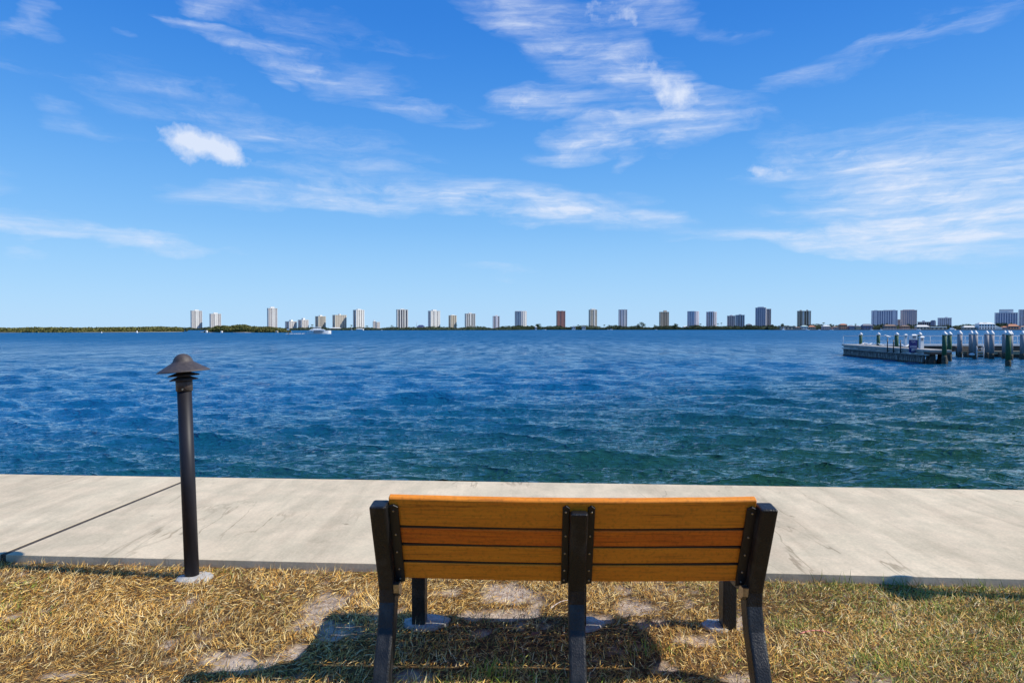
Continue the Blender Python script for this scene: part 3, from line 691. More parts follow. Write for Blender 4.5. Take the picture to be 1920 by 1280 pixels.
for i, (px, y, hw, lab) in enumerate(gp):
    pile_obj('piling', lab, 'piling', gx(px, y), y, ztop(625 + (.4 if i > 5 else 0), y), hw * .86 * y / F, grey_s, .25, G2, wet=.5, capr=1.08)

def back_dock():
    Y0 = 65.7; x0 = gx(1580, 66) + 1.2; x1 = 82
    root = thing('dock', 'long fixed dock with white edge and brown fascia running off to the right', 'dock', (0, 0, 0))
    m = MB(); m.b2(x0, x1, Y0, Y0 + 3.0, ZW + .96, ZW + 1.07); m.build('deck', deck_c, root, .01)
    m = MB(); m.b2(x0, x1, Y0 - .06, Y0, ZW + .97, ZW + 1.10); m.build('edge_board', white_p, root)
    m = MB(); m.b2(x0 + .2, x1, Y0 + .02, Y0 + .2, ZW + .40, ZW + .96); m.build('fascia', brown_w, root)
    x = x0 + .8
    while x < x1:
        for y in (Y0 + .5, Y0 + 2.6):
            g = MB(); g.lathe([(.17, -2), (.19, .3), (.16, .96)], (x, y, ZW), 10); g.build('support_pile', dark_w, root)
        x += 3.1
    return x0, x1, Y0
bx0, bx1, bY = back_dock()
def railing():
    root = thing('railing', 'thin white pipe railing along the far edge of the dock', 'railing', (0, 0, 0)); y = bY + 2.9; z0 = ZW + 1.07; H = gz(629.6, y) - z0
    xa = gx(1581, y)
    m = MB(); m.tube((xa, y, z0 + H), (bx1, y, z0 + H), .035, 8); m.build('top_rail', white_p, root)
    m = MB(); m.tube((xa - .2, y, z0 + H * .42), (bx1, y, z0 + H * .42), .018, 6); m.build('mid_rail', white_p, root)
    x = xa
    while x < bx1:
        m = MB(); m.tube((x, y, z0 - .05), (x, y, z0 + H), .024, 6); m.build('post', white_p, root); x += 1.75
railing()
def low_dock():
    root = thing('floating_dock', 'lower tan boarded landing between the grey pilings', 'dock', (0, 0, 0)); 
    xa, ya = gx(1805, 62.5), 62.5; xb, yb = 70, 54.0
    d = Vector((xb - xa, yb - ya)); L = d.length; rz = math.atan2(d[1], d[0]); root.location = (xa, ya, 0); root.rotation_euler[2] = rz
    m = MB(); m.b2(0, L, 0, 2.2, ZW + .46, ZW + .56); m.build('deck', tan_w, root)
    m = MB(); m.b2(0, L, -.05, 0, ZW + .30, ZW + .60); m.build('edge_board', tan_w, root)
    m = MB(); m.b2(.2, L, .05, .5, ZW - .3, ZW + .40); m.build('float', dark_w, root)
    x = .4
    while x < L:
        m = MB(); m.lathe([(.22, -1), (.24, .46)], (x, -.02, ZW), 10); m.build('support_pile', growth, root); x += 2.6
    return xa, ya, rz
lx, ly, lrz = low_dock()
def steps():
    root = thing('steps', 'short flight of tan wooden steps left of the ladder', 'steps', (gx(1815, 63), 62.8, 0), lrz)
    for i in range(3):
        m = MB(); m.b2(-.75, .75, i * .32, i * .32 + .34, ZW + .56 + i * .15, ZW + .62 + i * .15); m.build('tread', tan_w, root)
    for s in (-1, 1):
        m = MB(); m.prism([(0, ZW + .5), (1.0, ZW + .5), (1.0, ZW + .98), (0, ZW + .6)], 'x', s * .78 - .03, s * .78 + .03); m.build('stringer', brown_w, root)
steps()
def ladder():
    y = 59.2; root = thing('ladder', 'pale metal dock ladder with looped handles by the first grey pair of pilings', 'ladder', (gx(1838.5, y), y, 0), lrz)
    for s in (-.26, .26):
        m = MB(); pts = [(s, 0, ZW - .1), (s, 0, ZW + .95)] + [(s, .22 - .22 * math.cos(a), ZW + .95 + .2 * math.sin(a)) for a in (R(45), R(90), R(135), R(180))] + [(s, .44, ZW + .56)]
        for a, b in zip(pts[:-1], pts[1:]): m.tube(a, b, .032, 8)
        m.build('rail', white_p, root)
    for k in range(4):
        m = MB(); m.tube((-.26, 0, ZW + .05 + k * .28), (.26, 0, ZW + .05 + k * .28), .025, 6); m.build('rung', white_p, root)
ladder()
def boat_fender():
    y = 59.6; m = MB(); m.lathe([(0, -.16), (.2, -.14), (.36, -.05), (.38, .05), (.2, .14), (0, .16)], (0, 0, 0), 14, M=Matrix.Scale(.75, 3))
    o = m.build('fender', white_p, loc=(gx(1824, y), y, ZW + .38)); tag(o, 'oval pale fender floating beside the ladder', 'fender')
boat_fender()

# sign
def add_text(name, body, size, m, parent, loc, rot, extr=.004, align='CENTER', bold=False):
    c = bpy.data.curves.new(name, 'FONT'); c.body = body; c.size = size; c.align_x = align; c.align_y = 'CENTER'; c.extrude = extr
    if bold: c.offset = size * .018
    o = bpy.data.objects.new(name, c); col.objects.link(o); bpy.context.view_layer.update()
    me = bpy.data.meshes.new_from_object(o.evaluated_get(bpy.context.evaluated_depsgraph_get())); bpy.data.objects.remove(o)
    me.materials.clear(); me.materials.append(m); o = bpy.data.objects.new(name, me); link(o, parent); o.location = loc; o.rotation_euler = rot; return o
def dock_sign():
    p = on_arm(1712.5, -.16); Y = p[1]; root = thing('dock_sign', "navy blue dock sign with white lettering and a large 35' fixed to the pier arm", 'sign', (p[0], p[1], 0), R(-6))
    z0, z1 = gz(660.5, Y), gz(637, Y); w = 15 * Y / F; zc = (z0 + z1)/2; h = z1 - z0
    m = MB(); m.b2(-w/2, w/2, -.02, .02, z0, z1); m.build('panel', blue_s, root, .006)
    m = MB(); m.b2(-w/2 - .012, w/2 + .012, -.03, .03, z1 + .001, z1 + .035); m.build('top_edge', white_p, root)
    for x in (-w * .3, w * .3):
        m = MB(); m.b2(x - .03, x + .03, .021, .08, z0 - .15, z1 - .05); m.build('bracket', white_p, root)
    rot = (R(90), 0, 0)
    add_text('lettering', "35'", .26, white_p, root, (0, -.026, z0 + .20), rot, bold=True)
    lb = mat('pale_blue_lettering', (.42, .52, .72), None, 5, .5)
    for k, (zz, ww, hh) in enumerate([(.43, .50, .030), (.49, .44, .022), (.37, .48, .022)]):
        m = MB(); x = -ww/2; r = random.Random(k)
        while x < ww/2 - .02:
            q = r.uniform(.05, .11); m.b2(x, min(x + q, ww/2), -.028, -.0205, z0 + zz, z0 + zz + hh); x += q + .018
        m.build('lettering', white_p if k == 0 else lb, root)
    m = MB()                                            # small crest of waves and a rising arc at the top of the panel
    for k in range(2):
        pr = None
        for i in range(13):
            t = i / 12; q = (-.16 + .32 * t, -.024, z1 - .13 - k * .055 + .02 * math.sin(t * 9 + k))
            if pr: m.tube(pr, q, .008, 5)
            pr = q
    pr = None
    for i in range(9):
        a = math.pi * i / 8; q = (.08 * math.cos(a), -.024, z1 - .10 + .05 * math.sin(a))
        if pr: m.tube(pr, q, .007, 5)
        pr = q
    m.build('emblem', lb, root)
dock_sign()

def pedestal(px, y, w_px, ytop, ybot, name, label, wide=False, capw=1.35):
    w = w_px * y / F; root = thing(name, label, 'utility pedestal', (gx(px, y), y, 0)); z0, z1 = gz(ybot, y), gz(ytop, y)
    m = MB(); m.b2(-w/2, w/2, -w/2 if not wide else -.2, w/2 if not wide else .2, z0, z1 - .10); m.build('post', white_p, root, .01)
    m = MB(); cw = w * capw / 2; m.add([(-cw, -cw, z1 - .098), (cw, -cw, z1 - .098), (cw, cw, z1 - .098), (-cw, cw, z1 - .098), (-cw*.6, -cw*.6, z1), (cw*.6, -cw*.6, z1), (cw*.6, cw*.6, z1), (-cw*.6, cw*.6, z1)],
        [(0,3,2,1), (4,5,6,7), (0,1,5,4), (1,2,6,5), (2,3,7,6), (3,0,4,7)]); m.build('cap', white_p, root)
    m = MB(); m.b2(-w * .3, w * .3, (-w/2 if not wide else -.2) - .012, (-w/2 if not wide else -.2) - .001, z1 - .35, z1 - .16); m.build('socket_panel', grey_s, root)
pedestal(1697.5, 61.5, 4.6, 626, 648, 'utility_pedestal', 'white power pedestal left of the blue sign')
pedestal(1712, 57, 10.5, 626.5, 652, 'utility_box', 'square white utility box behind the blue sign', True, 1.04)
pedestal(1727.5, 53.0, 6.5, 630, 656.5, 'utility_pedestal', 'white power pedestal with wide cap right of the blue sign')

def upright(px, ytop, label):
    p = on_arm(px, -.13); Y = p[1]; root = thing('mooring_post', label, 'post', (p[0], p[1], 0), 0, 'thin black posts on the pier face')
    zt = gz(ytop, Y); m = MB(); m.tube((0, 0, ZW + .66), (0, 0, zt), .042, 8); m.build('shaft', plate, root)
    pts = [(0, -.02, ZW + .80), (.16, -.03, ZW + .70), (.30, -.03, ZW + .68), (.36, -.03, ZW + .76)]; m = MB()
    for a, b in zip(pts[:-1], pts[1:]): m.tube(a, b, .035, 6)
    m.build('hook', plate, root); return p, zt
pA, ztA = upright(1664, 634.5, 'thin black post on the pier face with a gull on top')
upright(1675.6, 636.5, 'thin black post beside the thickest green piling')
upright(1688.5, 637, 'thin black post left of the power pedestal')

# ------------------------------------------------------------------ gulls
gull_w = mat('gull_white', (.8, .8, .78), (.62, .63, .65), 8, .7); gull_leg = mat('gull_leg', (.5, .3, .05), None, 9, .6)
def gull(x, y, z, rz, label, s=1.0):
    root = thing('gull', label, 'gull', (x, y, z), rz, 'white gulls resting on the pier'); m = MB()
    rings = [(-.24, .10, .012, .006), (-.14, .125, .045, .030), (-.04, .135, .075, .062), (.06, .145, .072, .066), (.13, .175, .045, .048), (.165, .215, .036, .036), (.20, .225, .034, .032), (.235, .222, .016, .014), (.285, .215, .004, .004)]
    n = 10; vs = []
    for X, Z, a, b in rings:
        for i in range(n): t = 2*math.pi*i/n; vs.append((X*s, a*math.cos(t)*s, (Z + b*math.sin(t))*s))
    fs = [list(range(n))[::-1], [(len(rings)-1)*n+i for i in range(n)]]
    for k in range(len(rings)-1):
        for i in range(n): fs.append((k*n+i, k*n+(i+1) % n, (k+1)*n+(i+1) % n, (k+1)*n+i))
    m.add(vs, fs, True); m.build('body', gull_w, root)
    for t in (-1, 1): l = MB(); l.tube((.02*s, .025*t*s, 0), (.02*s, .028*t*s, .09*s), .006*s, 5); l.build('leg', gull_leg, root)
gull(pA[0], pA[1], ztA, R(190), 'gull perched on top of the thin black post', 1.25)
for px, inset, rz, lab in [(1618, .5, 20, 'gull resting just right of the green piling nearest the pier tip'), (1625, .7, 170, 'middle gull of the three resting near the pier tip'), (1631, .4, 10, 'rightmost gull of the three resting near the pier tip'), (1652, .5, 160, 'gull resting right of the second green piling'), (1693.5, .5, 90, 'left gull of the two just left of the blue sign'), (1700, .4, 20, 'right gull of the two just left of the blue sign')]:
    p = on_arm(px, inset); gull(p[0], p[1], ZW + 1.06, R(rz), lab, 1.1)

# ------------------------------------------------------------------ foliage builders
def leaf_material(name, dark, light):
    m = bpy.data.materials.new(name); m.use_nodes = True; t = m.node_tree; p = t.nodes['Principled BSDF']; p.inputs['Roughness'].default_value = .8; p.inputs['Specular IOR Level'].default_value = .15
    a = t.nodes.new('ShaderNodeAttribute'); a.attribute_name = 'tone'; r = t.nodes.new('ShaderNodeValToRGB'); r.color_ramp.elements[0].color = (*dark, 1); r.color_ramp.elements[1].color = (*light, 1)
    t.links.new(a.outputs['Fac'], r.inputs[0]); t.links.new(r.outputs[0], p.inputs['Base Color']); return m
mangrove = leaf_material('mangrove_leaves', (.045, .060, .016), (.21, .20, .065))
farleaf = leaf_material('shore_tree_leaves', (.028, .045, .022), (.10, .12, .06))
leafgreen = leaf_material('tree_leaves', (.02, .045, .018), (.08, .12, .045))
palmgreen = leaf_material('palm_fronds', (.03, .05, .02), (.10, .13, .05))
bark = mat('tree_bark', (.10, .075, .055), (.06, .045, .035), 4, .9)
def cards(P_, size, r, tone):
    n = len(P_); a = r.normal(size=(n, 3)); a /= np.linalg.norm(a, axis=1)[:, None]; b = np.cross(a, r.normal(size=(n, 3))); b /= np.linalg.norm(b, axis=1)[:, None]
    s = (size * r.uniform(.5, 1.2, n))[:, None]
    V = np.stack([P_ - a*s*.5 - b*s*.25, P_ + b*s*.5, P_ + a*s*.5 - b*s*.2, P_ - b*s*.45], 1)
    C = np.ones((n, 4, 4)); C[:, :, :3] = tone[:, None, None]
    f = (np.arange(n)[:, None]*4 + np.arange(4)).reshape(-1)
    return V.reshape(-1, 3), f, np.full(n, 4), C.reshape(-1, 4)
def crown(name, blobs_, n, size, m, parent=None, seed=0):
    r = np.random.default_rng(seed); w = np.array([b[3]*b[4]*b[5] for b in blobs_]) ** .66; idx = r.choice(len(blobs_), n, p=w/w.sum()); B = np.array(blobs_)[idx]
    v = r.normal(size=(n, 3)); v /= np.linalg.norm(v, axis=1)[:, None]; rad = r.uniform(.35, 1.05, n) ** .6
    P_ = B[:, :3] + v * B[:, 3:6] * rad[:, None]
    clump = r.uniform(0, 1, len(blobs_))[idx]; tone = np.clip(.55*clump + .45*r.uniform(0, 1, n), 0, 1)
    V, f, s, C = cards(P_, size, r, tone); o = fastmesh(name, V, f, s, m, C)
    if parent is not None: o.parent = parent
    return o
def broad_tree(px, Y, w_px, ytop, label, seed, zb=0.0, name='tree', m=None):
    W_ = w_px*Y/F; zt = gz(ytop, Y); H = zt - zb; x = gx(px, Y); root = thing(name, label, 'tree', (x, Y, zb)); r = random.Random(seed)
    t = MB(); t.tube((0, 0, -1), (0, 0, H*.55), H*.035, 8, H*.02)
    for k in range(4):
        a = r.uniform(0, 6.28); t.tube((0, 0, H*(.3 + .06*k)), (math.cos(a)*W_*.25, math.sin(a)*W_*.25, H*(.6 + .05*k)), H*.015, 6, H*.006)
    t.build('trunk', bark, root); bl_ = []
    for k in range(9):
        a = r.uniform(0, 6.28); q = r.uniform(.0, .33)*W_; zz = r.uniform(.38, .84)*H; s = r.uniform(.16, .27)*W_*(1.15 - .5*abs(zz/H - .55))
        bl_.append((math.cos(a)*q, math.sin(a)*q, zz, s, s, s*.75*min(1.3, H/W_)))
    crown('crown', bl_, 900, max(.4, W_*.07), m or leafgreen, root, seed); return root
def palm(px, Y, ytop, label, seed, zb=0.0, fr=3.2):
    zt = gz(ytop, Y); H = zt - zb - fr*.35; x = gx(px, Y); root = thing('palm_tree', label, 'palm tree', (x, Y, zb)); r = random.Random(seed); lean = r.uniform(-.06, .06)*H
    t = MB(); t.tube((0, 0, -.5), (lean*.4, 0, H*.5), .32, 8, .26); t.tube((lean*.4, 0, H*.5), (lean, 0, H), .26, 8, .20); t.build('trunk', bark, root)
    m = MB(); V = []; Fc = []; tone = []
    for k in range(22):
        a = r.uniform(0, 6.28); up = r.uniform(-.3, 1.1); L = fr*r.uniform(.8, 1.1); pts = []
        for i in range(6):
            t_ = i/5; pts.append(Vector((lean + math.cos(a)*L*t_*math.cos(up*.6), math.sin(a)*L*t_*math.cos(up*.6), H + L*(math.sin(up)*t_*.75 - .62*t_*t_))))
        side = Vector((-math.sin(a), math.cos(a), 0)); b0 = len(V)
        for i, p in enumerate(pts):
            w = .42*math.sin(math.pi*(.12 + .8*i/5)); V += [p - side*w - Vector((0,0,w*.5)), p, p + side*w - Vector((0,0,w*.5))]
        tn = r.random(); tone += [tn]*len(pts)*3
        for i in range(5):
            q = b0 + i*3; Fc += [(q, q+1, q+4, q+3), (q+1, q+2, q+5, q+4)]
    C = np.ones((len(V), 4)); C[:, :3] = np.array(tone)[:, None]
    o = fastmesh('crown', np.array([tuple(v) for v in V]), np.array(Fc).reshape(-1), np.full(len(Fc), 4), palmgreen, C); o.parent = root; return root

def tree_belt(name, pts, n, size, m, label, seed, depth=22.0, zb=ZW, rough_=.5, f0=.05, cat='trees'):
    """pts: (px, Y, height) along the shore; a ragged belt of leaf clumps"""
    r = np.random.default_rng(seed); pts = np.array(pts, float); q = r.uniform(0, 1, n); arc = np.concatenate([[0], np.cumsum(np.hypot(np.diff((pts[:, 0]-960)*pts[:, 1]/F), np.diff(pts[:, 1])))]); arc /= arc[-1]
    px = np.interp(q, arc, pts[:, 0]); Y = np.interp(q, arc, pts[:, 1]); H = np.interp(q, arc, pts[:, 2]); x0 = (px - 960)*Y/F
    dy = r.uniform(0, depth, n); Hn = H*(1 + rough_*fbm(x0, dy*.4, seed+5, 5, f0)); z = r.uniform(0, 1, n)**.8
    prof = np.clip(.55 + dy/depth*1.2, 0, 1)
    P_ = np.stack([x0*(Y + dy)/Y, Y + dy, zb + z*Hn*prof], -1)
    tone = np.clip(.5 + .5*fbm(x0, dy + z*9, seed+9, 4, f0*4) + r.uniform(-.25, .25, n), 0, 1)
    V, f, s, C = cards(P_, size, r, tone)
    # ragged core ridge so the belt is solid
    k = 900; qq = np.linspace(0, 1, k); px = np.interp(qq, arc, pts[:, 0]); Yc = np.interp(qq, arc, pts[:, 1]); Hc = np.interp(qq, arc, pts[:, 2]); xc = (px - 960)*Yc/F
    Hn = Hc*(1 + rough_*fbm(xc, xc*0 + depth*.3, seed+5, 5, f0))*.74 + r.uniform(-.06, .06, k)*Hc
    rows = [(depth*.12, -.3), (depth*.16, .45), (depth*.45, 1.0), (depth*.8, .9), (depth*1.0, -.3)]; CV = []
    for dd, hh in rows: CV.append(np.stack([xc*(Yc + dd)/Yc, Yc + dd + r.uniform(-.04, .04, k)*depth, zb + np.where(hh > 0, Hn*hh, hh)], -1))
    CV = np.concatenate(CV); cf = []
    for a in range(len(rows)-1):
        i = np.arange(k-1); cf.append(np.stack([a*k+i, a*k+i+1, (a+1)*k+i+1, (a+1)*k+i], -1))
    cf = np.concatenate(cf).reshape(-1) + len(V); CC = np.ones((len(CV), 4)); CC[:, :3] = r.uniform(0, .6, len(CV))[:, None]
    V = np.concatenate([V, CV]); f = np.concatenate([f, cf]); s = np.concatenate([s, np.full(len(cf)//4, 4)]); C = np.concatenate([C, CC])
    return tag(fastmesh(name, V, f, s, m, C), label, cat, kind='stuff')

sand_m = mat('shore_sand', (.45, .40, .33), (.30, .26, .21), .3, .9)
soil_m = mat('far_ground', (.12, .11, .07), (.20, .18, .12), .02, .9)
def shore(name, pts, depth, h, label, m):
    V = []; Fc = []
    for px, Y in pts:
        for dd, z in ((0, -.6), (depth*.02, h*.5), (depth*.1, h), (depth, h)): V.append((gx(px, Y)*(Y + dd)/Y, Y + dd, ZW + z))
    for i in range(len(pts)-1):
        for j in range(3): Fc.append((i*4+j, (i+1)*4+j, (i+1)*4+j+1, i*4+j+1))
    o = MB().add(V, Fc).build(name, m); tag(o, label, kind='structure')
shore('terrain', [(-900, 480), (0, 470), (200, 500), (330, 560), (345, 600)], 60, .5, 'low ground under the mangroves at far left', soil_m)
shore('terrain', [(376, 520), (392, 488), (460, 480), (530, 490), (547, 520)], 26, .45, 'low sandy islet left of centre', sand_m)
shore('terrain', [(200, 1500), (340, 1330), (560, 1230), (960, 1400), (1000, 1900), (1440, 1900), (1460, 1500), (1700, 1480), (2600, 1480)], 1500, 1.3, 'far shore carrying the towers', soil_m)

tree_belt('mangroves', [(-900, 482, 4.0), (0, 473, 3.2), (90, 480, 3.6), (200, 503, 3.7), (250, 530, 4.2), (300, 550, 4.2), (340, 590, 3.6), (345, 600, 1.0)], 60000, 1.1, mangrove, 'long low line of mangroves along the horizon at far left', 1, 40, f0=.25, rough_=.16)
tree_belt('mangroves', [(383, 500, .6), (392, 491, 2.6), (405, 487, 4.4), (425, 484, 5.2), (455, 482, 5.6), (480, 482, 4.6), (505, 484, 4.0), (530, 490, 3.0), (545, 505, 1.2)], 22000, .85, mangrove, 'bushy mangrove islet in front of the left towers', 2, 16, f0=.3, rough_=.20)
tree_belt('shore_trees', [(200, 1500, 5), (340, 1332, 5), (540, 1232, 4.6), (560, 1232, 4.6), (650, 1260, 4.4), (730, 1300, 5.6), (850, 1350, 6.2), (960, 1402, 7.5), (990, 1700, 9), (1000, 1902, 9.5)], 42000, 1.7, farleaf, 'dark green shoreline trees below the left and middle towers', 3, 30, f0=.10)
tree_belt('shore_trees', [(1000, 1902, 9.5), (1080, 1902, 8.5), (1150, 1902, 11), (1210, 1902, 9), (1300, 1902, 9.5), (1380, 1902, 11), (1440, 1900, 12), (1455, 1600, 9)], 42000, 2.2, farleaf, 'dark green shoreline trees from the middle to the dark twin tower', 4, 40, f0=.09)
tree_belt('shore_trees', [(1440, 1560, 9), (1500, 1540, 10), (1560, 1540, 11), (1640, 1540, 10.5), (1720, 1530, 11), (1800, 1530, 11), (1900, 1530, 12), (2500, 1530, 12)], 42000, 1.9, farleaf, 'trees behind the waterfront houses at right', 5, 40, f0=.06)
for k, (px, Y, wp, yt, lab) in enumerate([(1008, 1915, 13, 605.0, 'round broadleaf tree left of the red tower'), (1205, 1915, 12, 603.5, 'tall dark tree right of the pale slim tower'), (1196, 1915, 9, 606, 'smaller dark tree touching the left of the tall dark tree'),
        (1266, 1915, 13, 605.5, 'bushy dark tree just right of the brown tower'), (1229, 1915, 8, 608, 'small round tree left of the brown tower'), (1467, 1540, 11, 605, 'round tree rising left of the tan striped tower'), (1477, 1540, 5, 607, 'small tree left of the tan striped tower'),
        (1604, 1525, 6, 605.5, 'small pointed tree behind the blue-grey houses'), (1652, 1520, 9, 606, 'dark tree in front of the wide grey tower'), (1662, 1522, 7, 604, 'tall tree against the middle of the wide grey tower'), (1703, 1515, 9, 605, 'dark tree in front of the lower right grey tower'),
        (1569, 1520, 7, 606.5, 'dark tree left of the terracotta house'), (1776, 1515, 9, 606, 'dark tree below the grey slab building'), (1872, 1520, 12, 604.5, 'tree just right of the white villa'), (1885, 1515, 9, 603, 'dark round tree before the big block at far right'), (1898, 1515, 9, 602.5, 'dark tree behind the terracotta roof at far right'), (1818, 1525, 9, 607, 'low tree left of the white villa'),
        (349.5, 600, 7, 617.8, 'lone low mangrove bush in the gap left of the islet'), (420, 492, 9, 609, 'highest mangrove tree on the islet')]):
    broad_tree(px, Y, wp, yt, lab, 50 + k, zb=ZW, m=mangrove if Y < 700 else None)
for k, (px, Y, yt, lab) in enumerate([(1346.5, 1890, 605.5, 'left palm of the two right of the round white tower'), (1353, 1890, 604.5, 'right palm of the two right of the round white tower'), (1544.5, 1505, 603.8, 'tallest palm, above the pinkish white house'), (1557, 1505, 606.5, 'palm right of the pinkish white house'),
        (658.5, 1245, 608.5, 'palm left of the white tower with bays'), (585.5, 1245, 607.5, 'palm right of the twin low white blocks'), (735, 1300, 609, 'palm left of the dark striped tower'), (688, 1270, 609.5, 'palm right of the white tower with bays'), (1313.5, 1890, 606, 'palm right of the lavender round tower'), (1084, 1890, 608, 'palm between the red tower and the cream tower'),
        (1095, 1890, 609, 'shorter palm left of the cream tower'), (1133, 1890, 608, 'palm right of the cream tower'), (1142, 1890, 608.5, 'palm left of the pale slim tower'), (855, 1345, 608.5, 'palm right of the stepped brown block'), (1585, 1505, 606.5, 'palm right of the terracotta house')]):
    palm(px, Y, yt, lab, 90 + k, zb=ZW + 1, fr=3.8 if Y > 1400 else 3.0)

# ------------------------------------------------------------------ towers
def tm(name, c): return mat(name, c, tuple(x*.88 for x in c), .04, .75)
PAL = {'white': tm('white_render', (.78, .77, .74)), 'cream': tm('cream_render', (.70, .64, .52)), 'grey': tm('grey_render', (.56, .56, .60)), 'tan': tm('tan_render', (.58, .50, .40)), 'red': tm('terracotta_render', (.40, .19, .16)),
       'pink': tm('pink_render', (.74, .60, .56)), 'lav': tm('lavender_grey_render', (.74, .72, .78)), 'brown': tm('brown_render', (.25, .20, .17)), 'dark': tm('dark_grey_render', (.20, .20, .23)), 'blue': tm('blue_grey_render', (.26, .32, .42))}  # lav and pink paled to stand in for distant haze
def glassm(name, c): return mat(name, c, tuple(x*.7 for x in c), .2, .22)
GL = {'grey': glassm('grey_windows', (.12, .12, .135)), 'blue': glassm('blue_windows', (.16, .22, .42)), 'dark': glassm('dark_windows', (.07, .075, .10)), 'mauve': glassm('mauve_windows', (.30, .25, .28)), 'brown': glassm('brown_windows', (.11, .075, .05))}  # blue panes lightened to imitate the same haze
def tower(px0, px1, ytop, Y, label, wall, glass, bays=4, floors=22, delta=12, ph=(.35, 3.0), balc='all', dep=.6, style='box', zb=0.0, side='strip', name='apartment_tower', phx=0.0, pier=.22, group='apartment towers on the far shore', extra=None):
    pc = (px0 + px1)/2; x = gx(pc, Y); view = math.atan2(-x, Y)      # angle that turns the front toward the camera
    cosv = math.cos(math.atan2(x, Y)); Wp = (px1 - px0)*Y/F*cosv; zt = gz(ytop, Y)/1.0; H = zt - zb
    dl = R(delta); fr = -view if False else 0
    ang_ = math.atan2(-x, Y)                                          # front normal (0,-1) rotated by ang_ points at the camera
    rz = -(-ang_) if False else ang_*-1*-1
    rz = -math.atan2(x, Y) + dl
    root = thing(name, label, 'apartment tower', (x, Y, zb), rz, group); fh = H/floors
    wm, gmn = PAL[wall], GL[glass]
    if style == 'box':
        w = Wp/(abs(math.cos(dl)) + dep*abs(math.sin(dl))); d = w*dep
        m = MB(); m.b2(-w/2 + .9, w/2 - .9, -d/2 + .9, d/2 - .9, -1, H); 
        pw = w/bays*pier
        for i in range(bays + 1):                                     # projecting piers, front and back
            xx = -w/2 + i*w/bays; a, b = (xx, xx + pw) if i == 0 else ((xx - pw, xx) if i == bays else (xx - pw/2, xx + pw/2))
            m.b2(a, b, -d/2, -d/2 + 1.3, -1, H + .3)
        m.b2(-w/2, -w/2 + 1.3, -d/2 + 1.35, d/2, -1, H + .3); m.b2(w/2 - 1.3, w/2, -d/2 + 1.35, -d/2 + d*.35, -1, H + .3); m.b2(w/2 - 1.3, w/2, d/2 - d*.35, d/2, -1, H + .3)
        m.build('wall', wm, root)
        m = MB(); m.b2(-w/2 - .3, w/2 + .3, -d/2 - .3, d/2 + .3, H + .31, H + 1.3); m.build('roof', wm, root)
        for i in range(bays):
            g = MB(); a = -w/2 + i*w/bays + pw*.6; b = a + w/bays - pw*1.2; g.b2(a, b, -d/2 + .78, -d/2 + .93, .5, H - .4); g.build('window_strip', gmn, root)
        if side == 'strip':
            for s in (-1, 1):
                g = MB(); xx = s*(w/2 - .86) if s > 0 else -w/2 - .03; g.b2(xx - .06, xx + .06, -d*.14, d*.14, .5, H - .4); g.build('window_strip', gmn, root)
        bs = MB(); bx_ = w/2 - pw*.4
        if balc == 'all': bs.b2(-bx_, bx_, -d/2 + .12, -d/2 + .77, -.12*fh, .20*fh)
        elif balc == 'sides': bs.b2(-w/2 + pw, -w/2 + w*.32, -d/2 + .12, -d/2 + .77, -.12*fh, .20*fh); bs.b2(w/2 - w*.32, w/2 - pw, -d/2 + .12, -d/2 + .77, -.12*fh, .20*fh)
        if balc != 'none':
            first = None
            for k in range(1, floors):
                if first is None: first = bs.build('balcony', wm, root, loc=(0, 0, k*fh))
                else: c = first.copy(); col.objects.link(c); c.location = (0, 0, k*fh); c.parent = root
    else:                                                             # rounded plan
        rad = Wp/2; seg = 24; w = d = 2*rad
        m = MB(); m.lathe([(rad*.93, -1), (rad*.93, H)], seg=seg, smooth=False)
        for i in range(bays*2):
            a = 2*math.pi*i/(bays*2); m.box((math.cos(a)*rad*.965, math.sin(a)*rad*.965, H/2), (rad*.09, rad*.16, H), a)
        m.build('wall', wm, root)
        for i in range(bays*2):
            a = 2*math.pi*(i + .5)/(bays*2); aa = math.pi/(bays*2)*.62
            g = MB(); g.box((math.cos(a)*rad*.905, math.sin(a)*rad*.905, H/2), (rad*.06, rad*2*math.sin(aa)*.95, H*.98), a); g.build('window_strip', gmn, root)
        first = None
        for k in range(1, floors):
            if first is None: b_ = MB(); b_.lathe([(rad*.90, -.12*fh), (rad*.985, -.12*fh), (rad*.985, .16*fh), (rad*.90, .16*fh)], seg=seg, smooth=False); first = b_.build('balcony', wm, root, loc=(0, 0, k*fh))
            else: c = first.copy(); col.objects.link(c); c.location = (0, 0, k*fh); c.parent = root
        m = MB(); m.lathe([(rad*1.02, H + .01), (rad*1.02, H + 1.1)], seg=seg, smooth=False); m.build('roof', wm, root)
    if ph:
        pw_, phh = ph; phh = phh*Y/F; zz = H + (1.305 if style == 'box' else 1.105)
        m = MB(); m.b2(-w*pw_/2 + phx*w, w*pw_/2 + phx*w, -d*.22, d*.22, zz, zz + max(phh - 1.2, 1.5)); m.build('penthouse', PAL['white'] if wall in ('white', 'cream', 'lav') else wm, root)
    if extra: extra(root, w, d, H, fh, wm, gmn)
    return root
def core(frac0, frac1, mname='white', proud=.5):
    def f(root, w, d, H, fh, wm, gmn):
        m = MB(); m.b2(w*frac0, w*frac1, -d/2 - proud, -d/2 - .005, -1, H + 2.2); m.build('stair_core', PAL[mname], root)
    return f
def two(f, g):
    def h(*a): f(*a); g(*a)
    return h
T = tower; Y2 = 2000
T(357.5, 379.5, 583.3, Y2, 'leftmost white tower, tall with a bright double centre stripe', 'white', 'mauve', 5, 23, 14, (.4, 2.8), extra=two(core(-.14, -.02), core(.02, .15)), dep=.5)
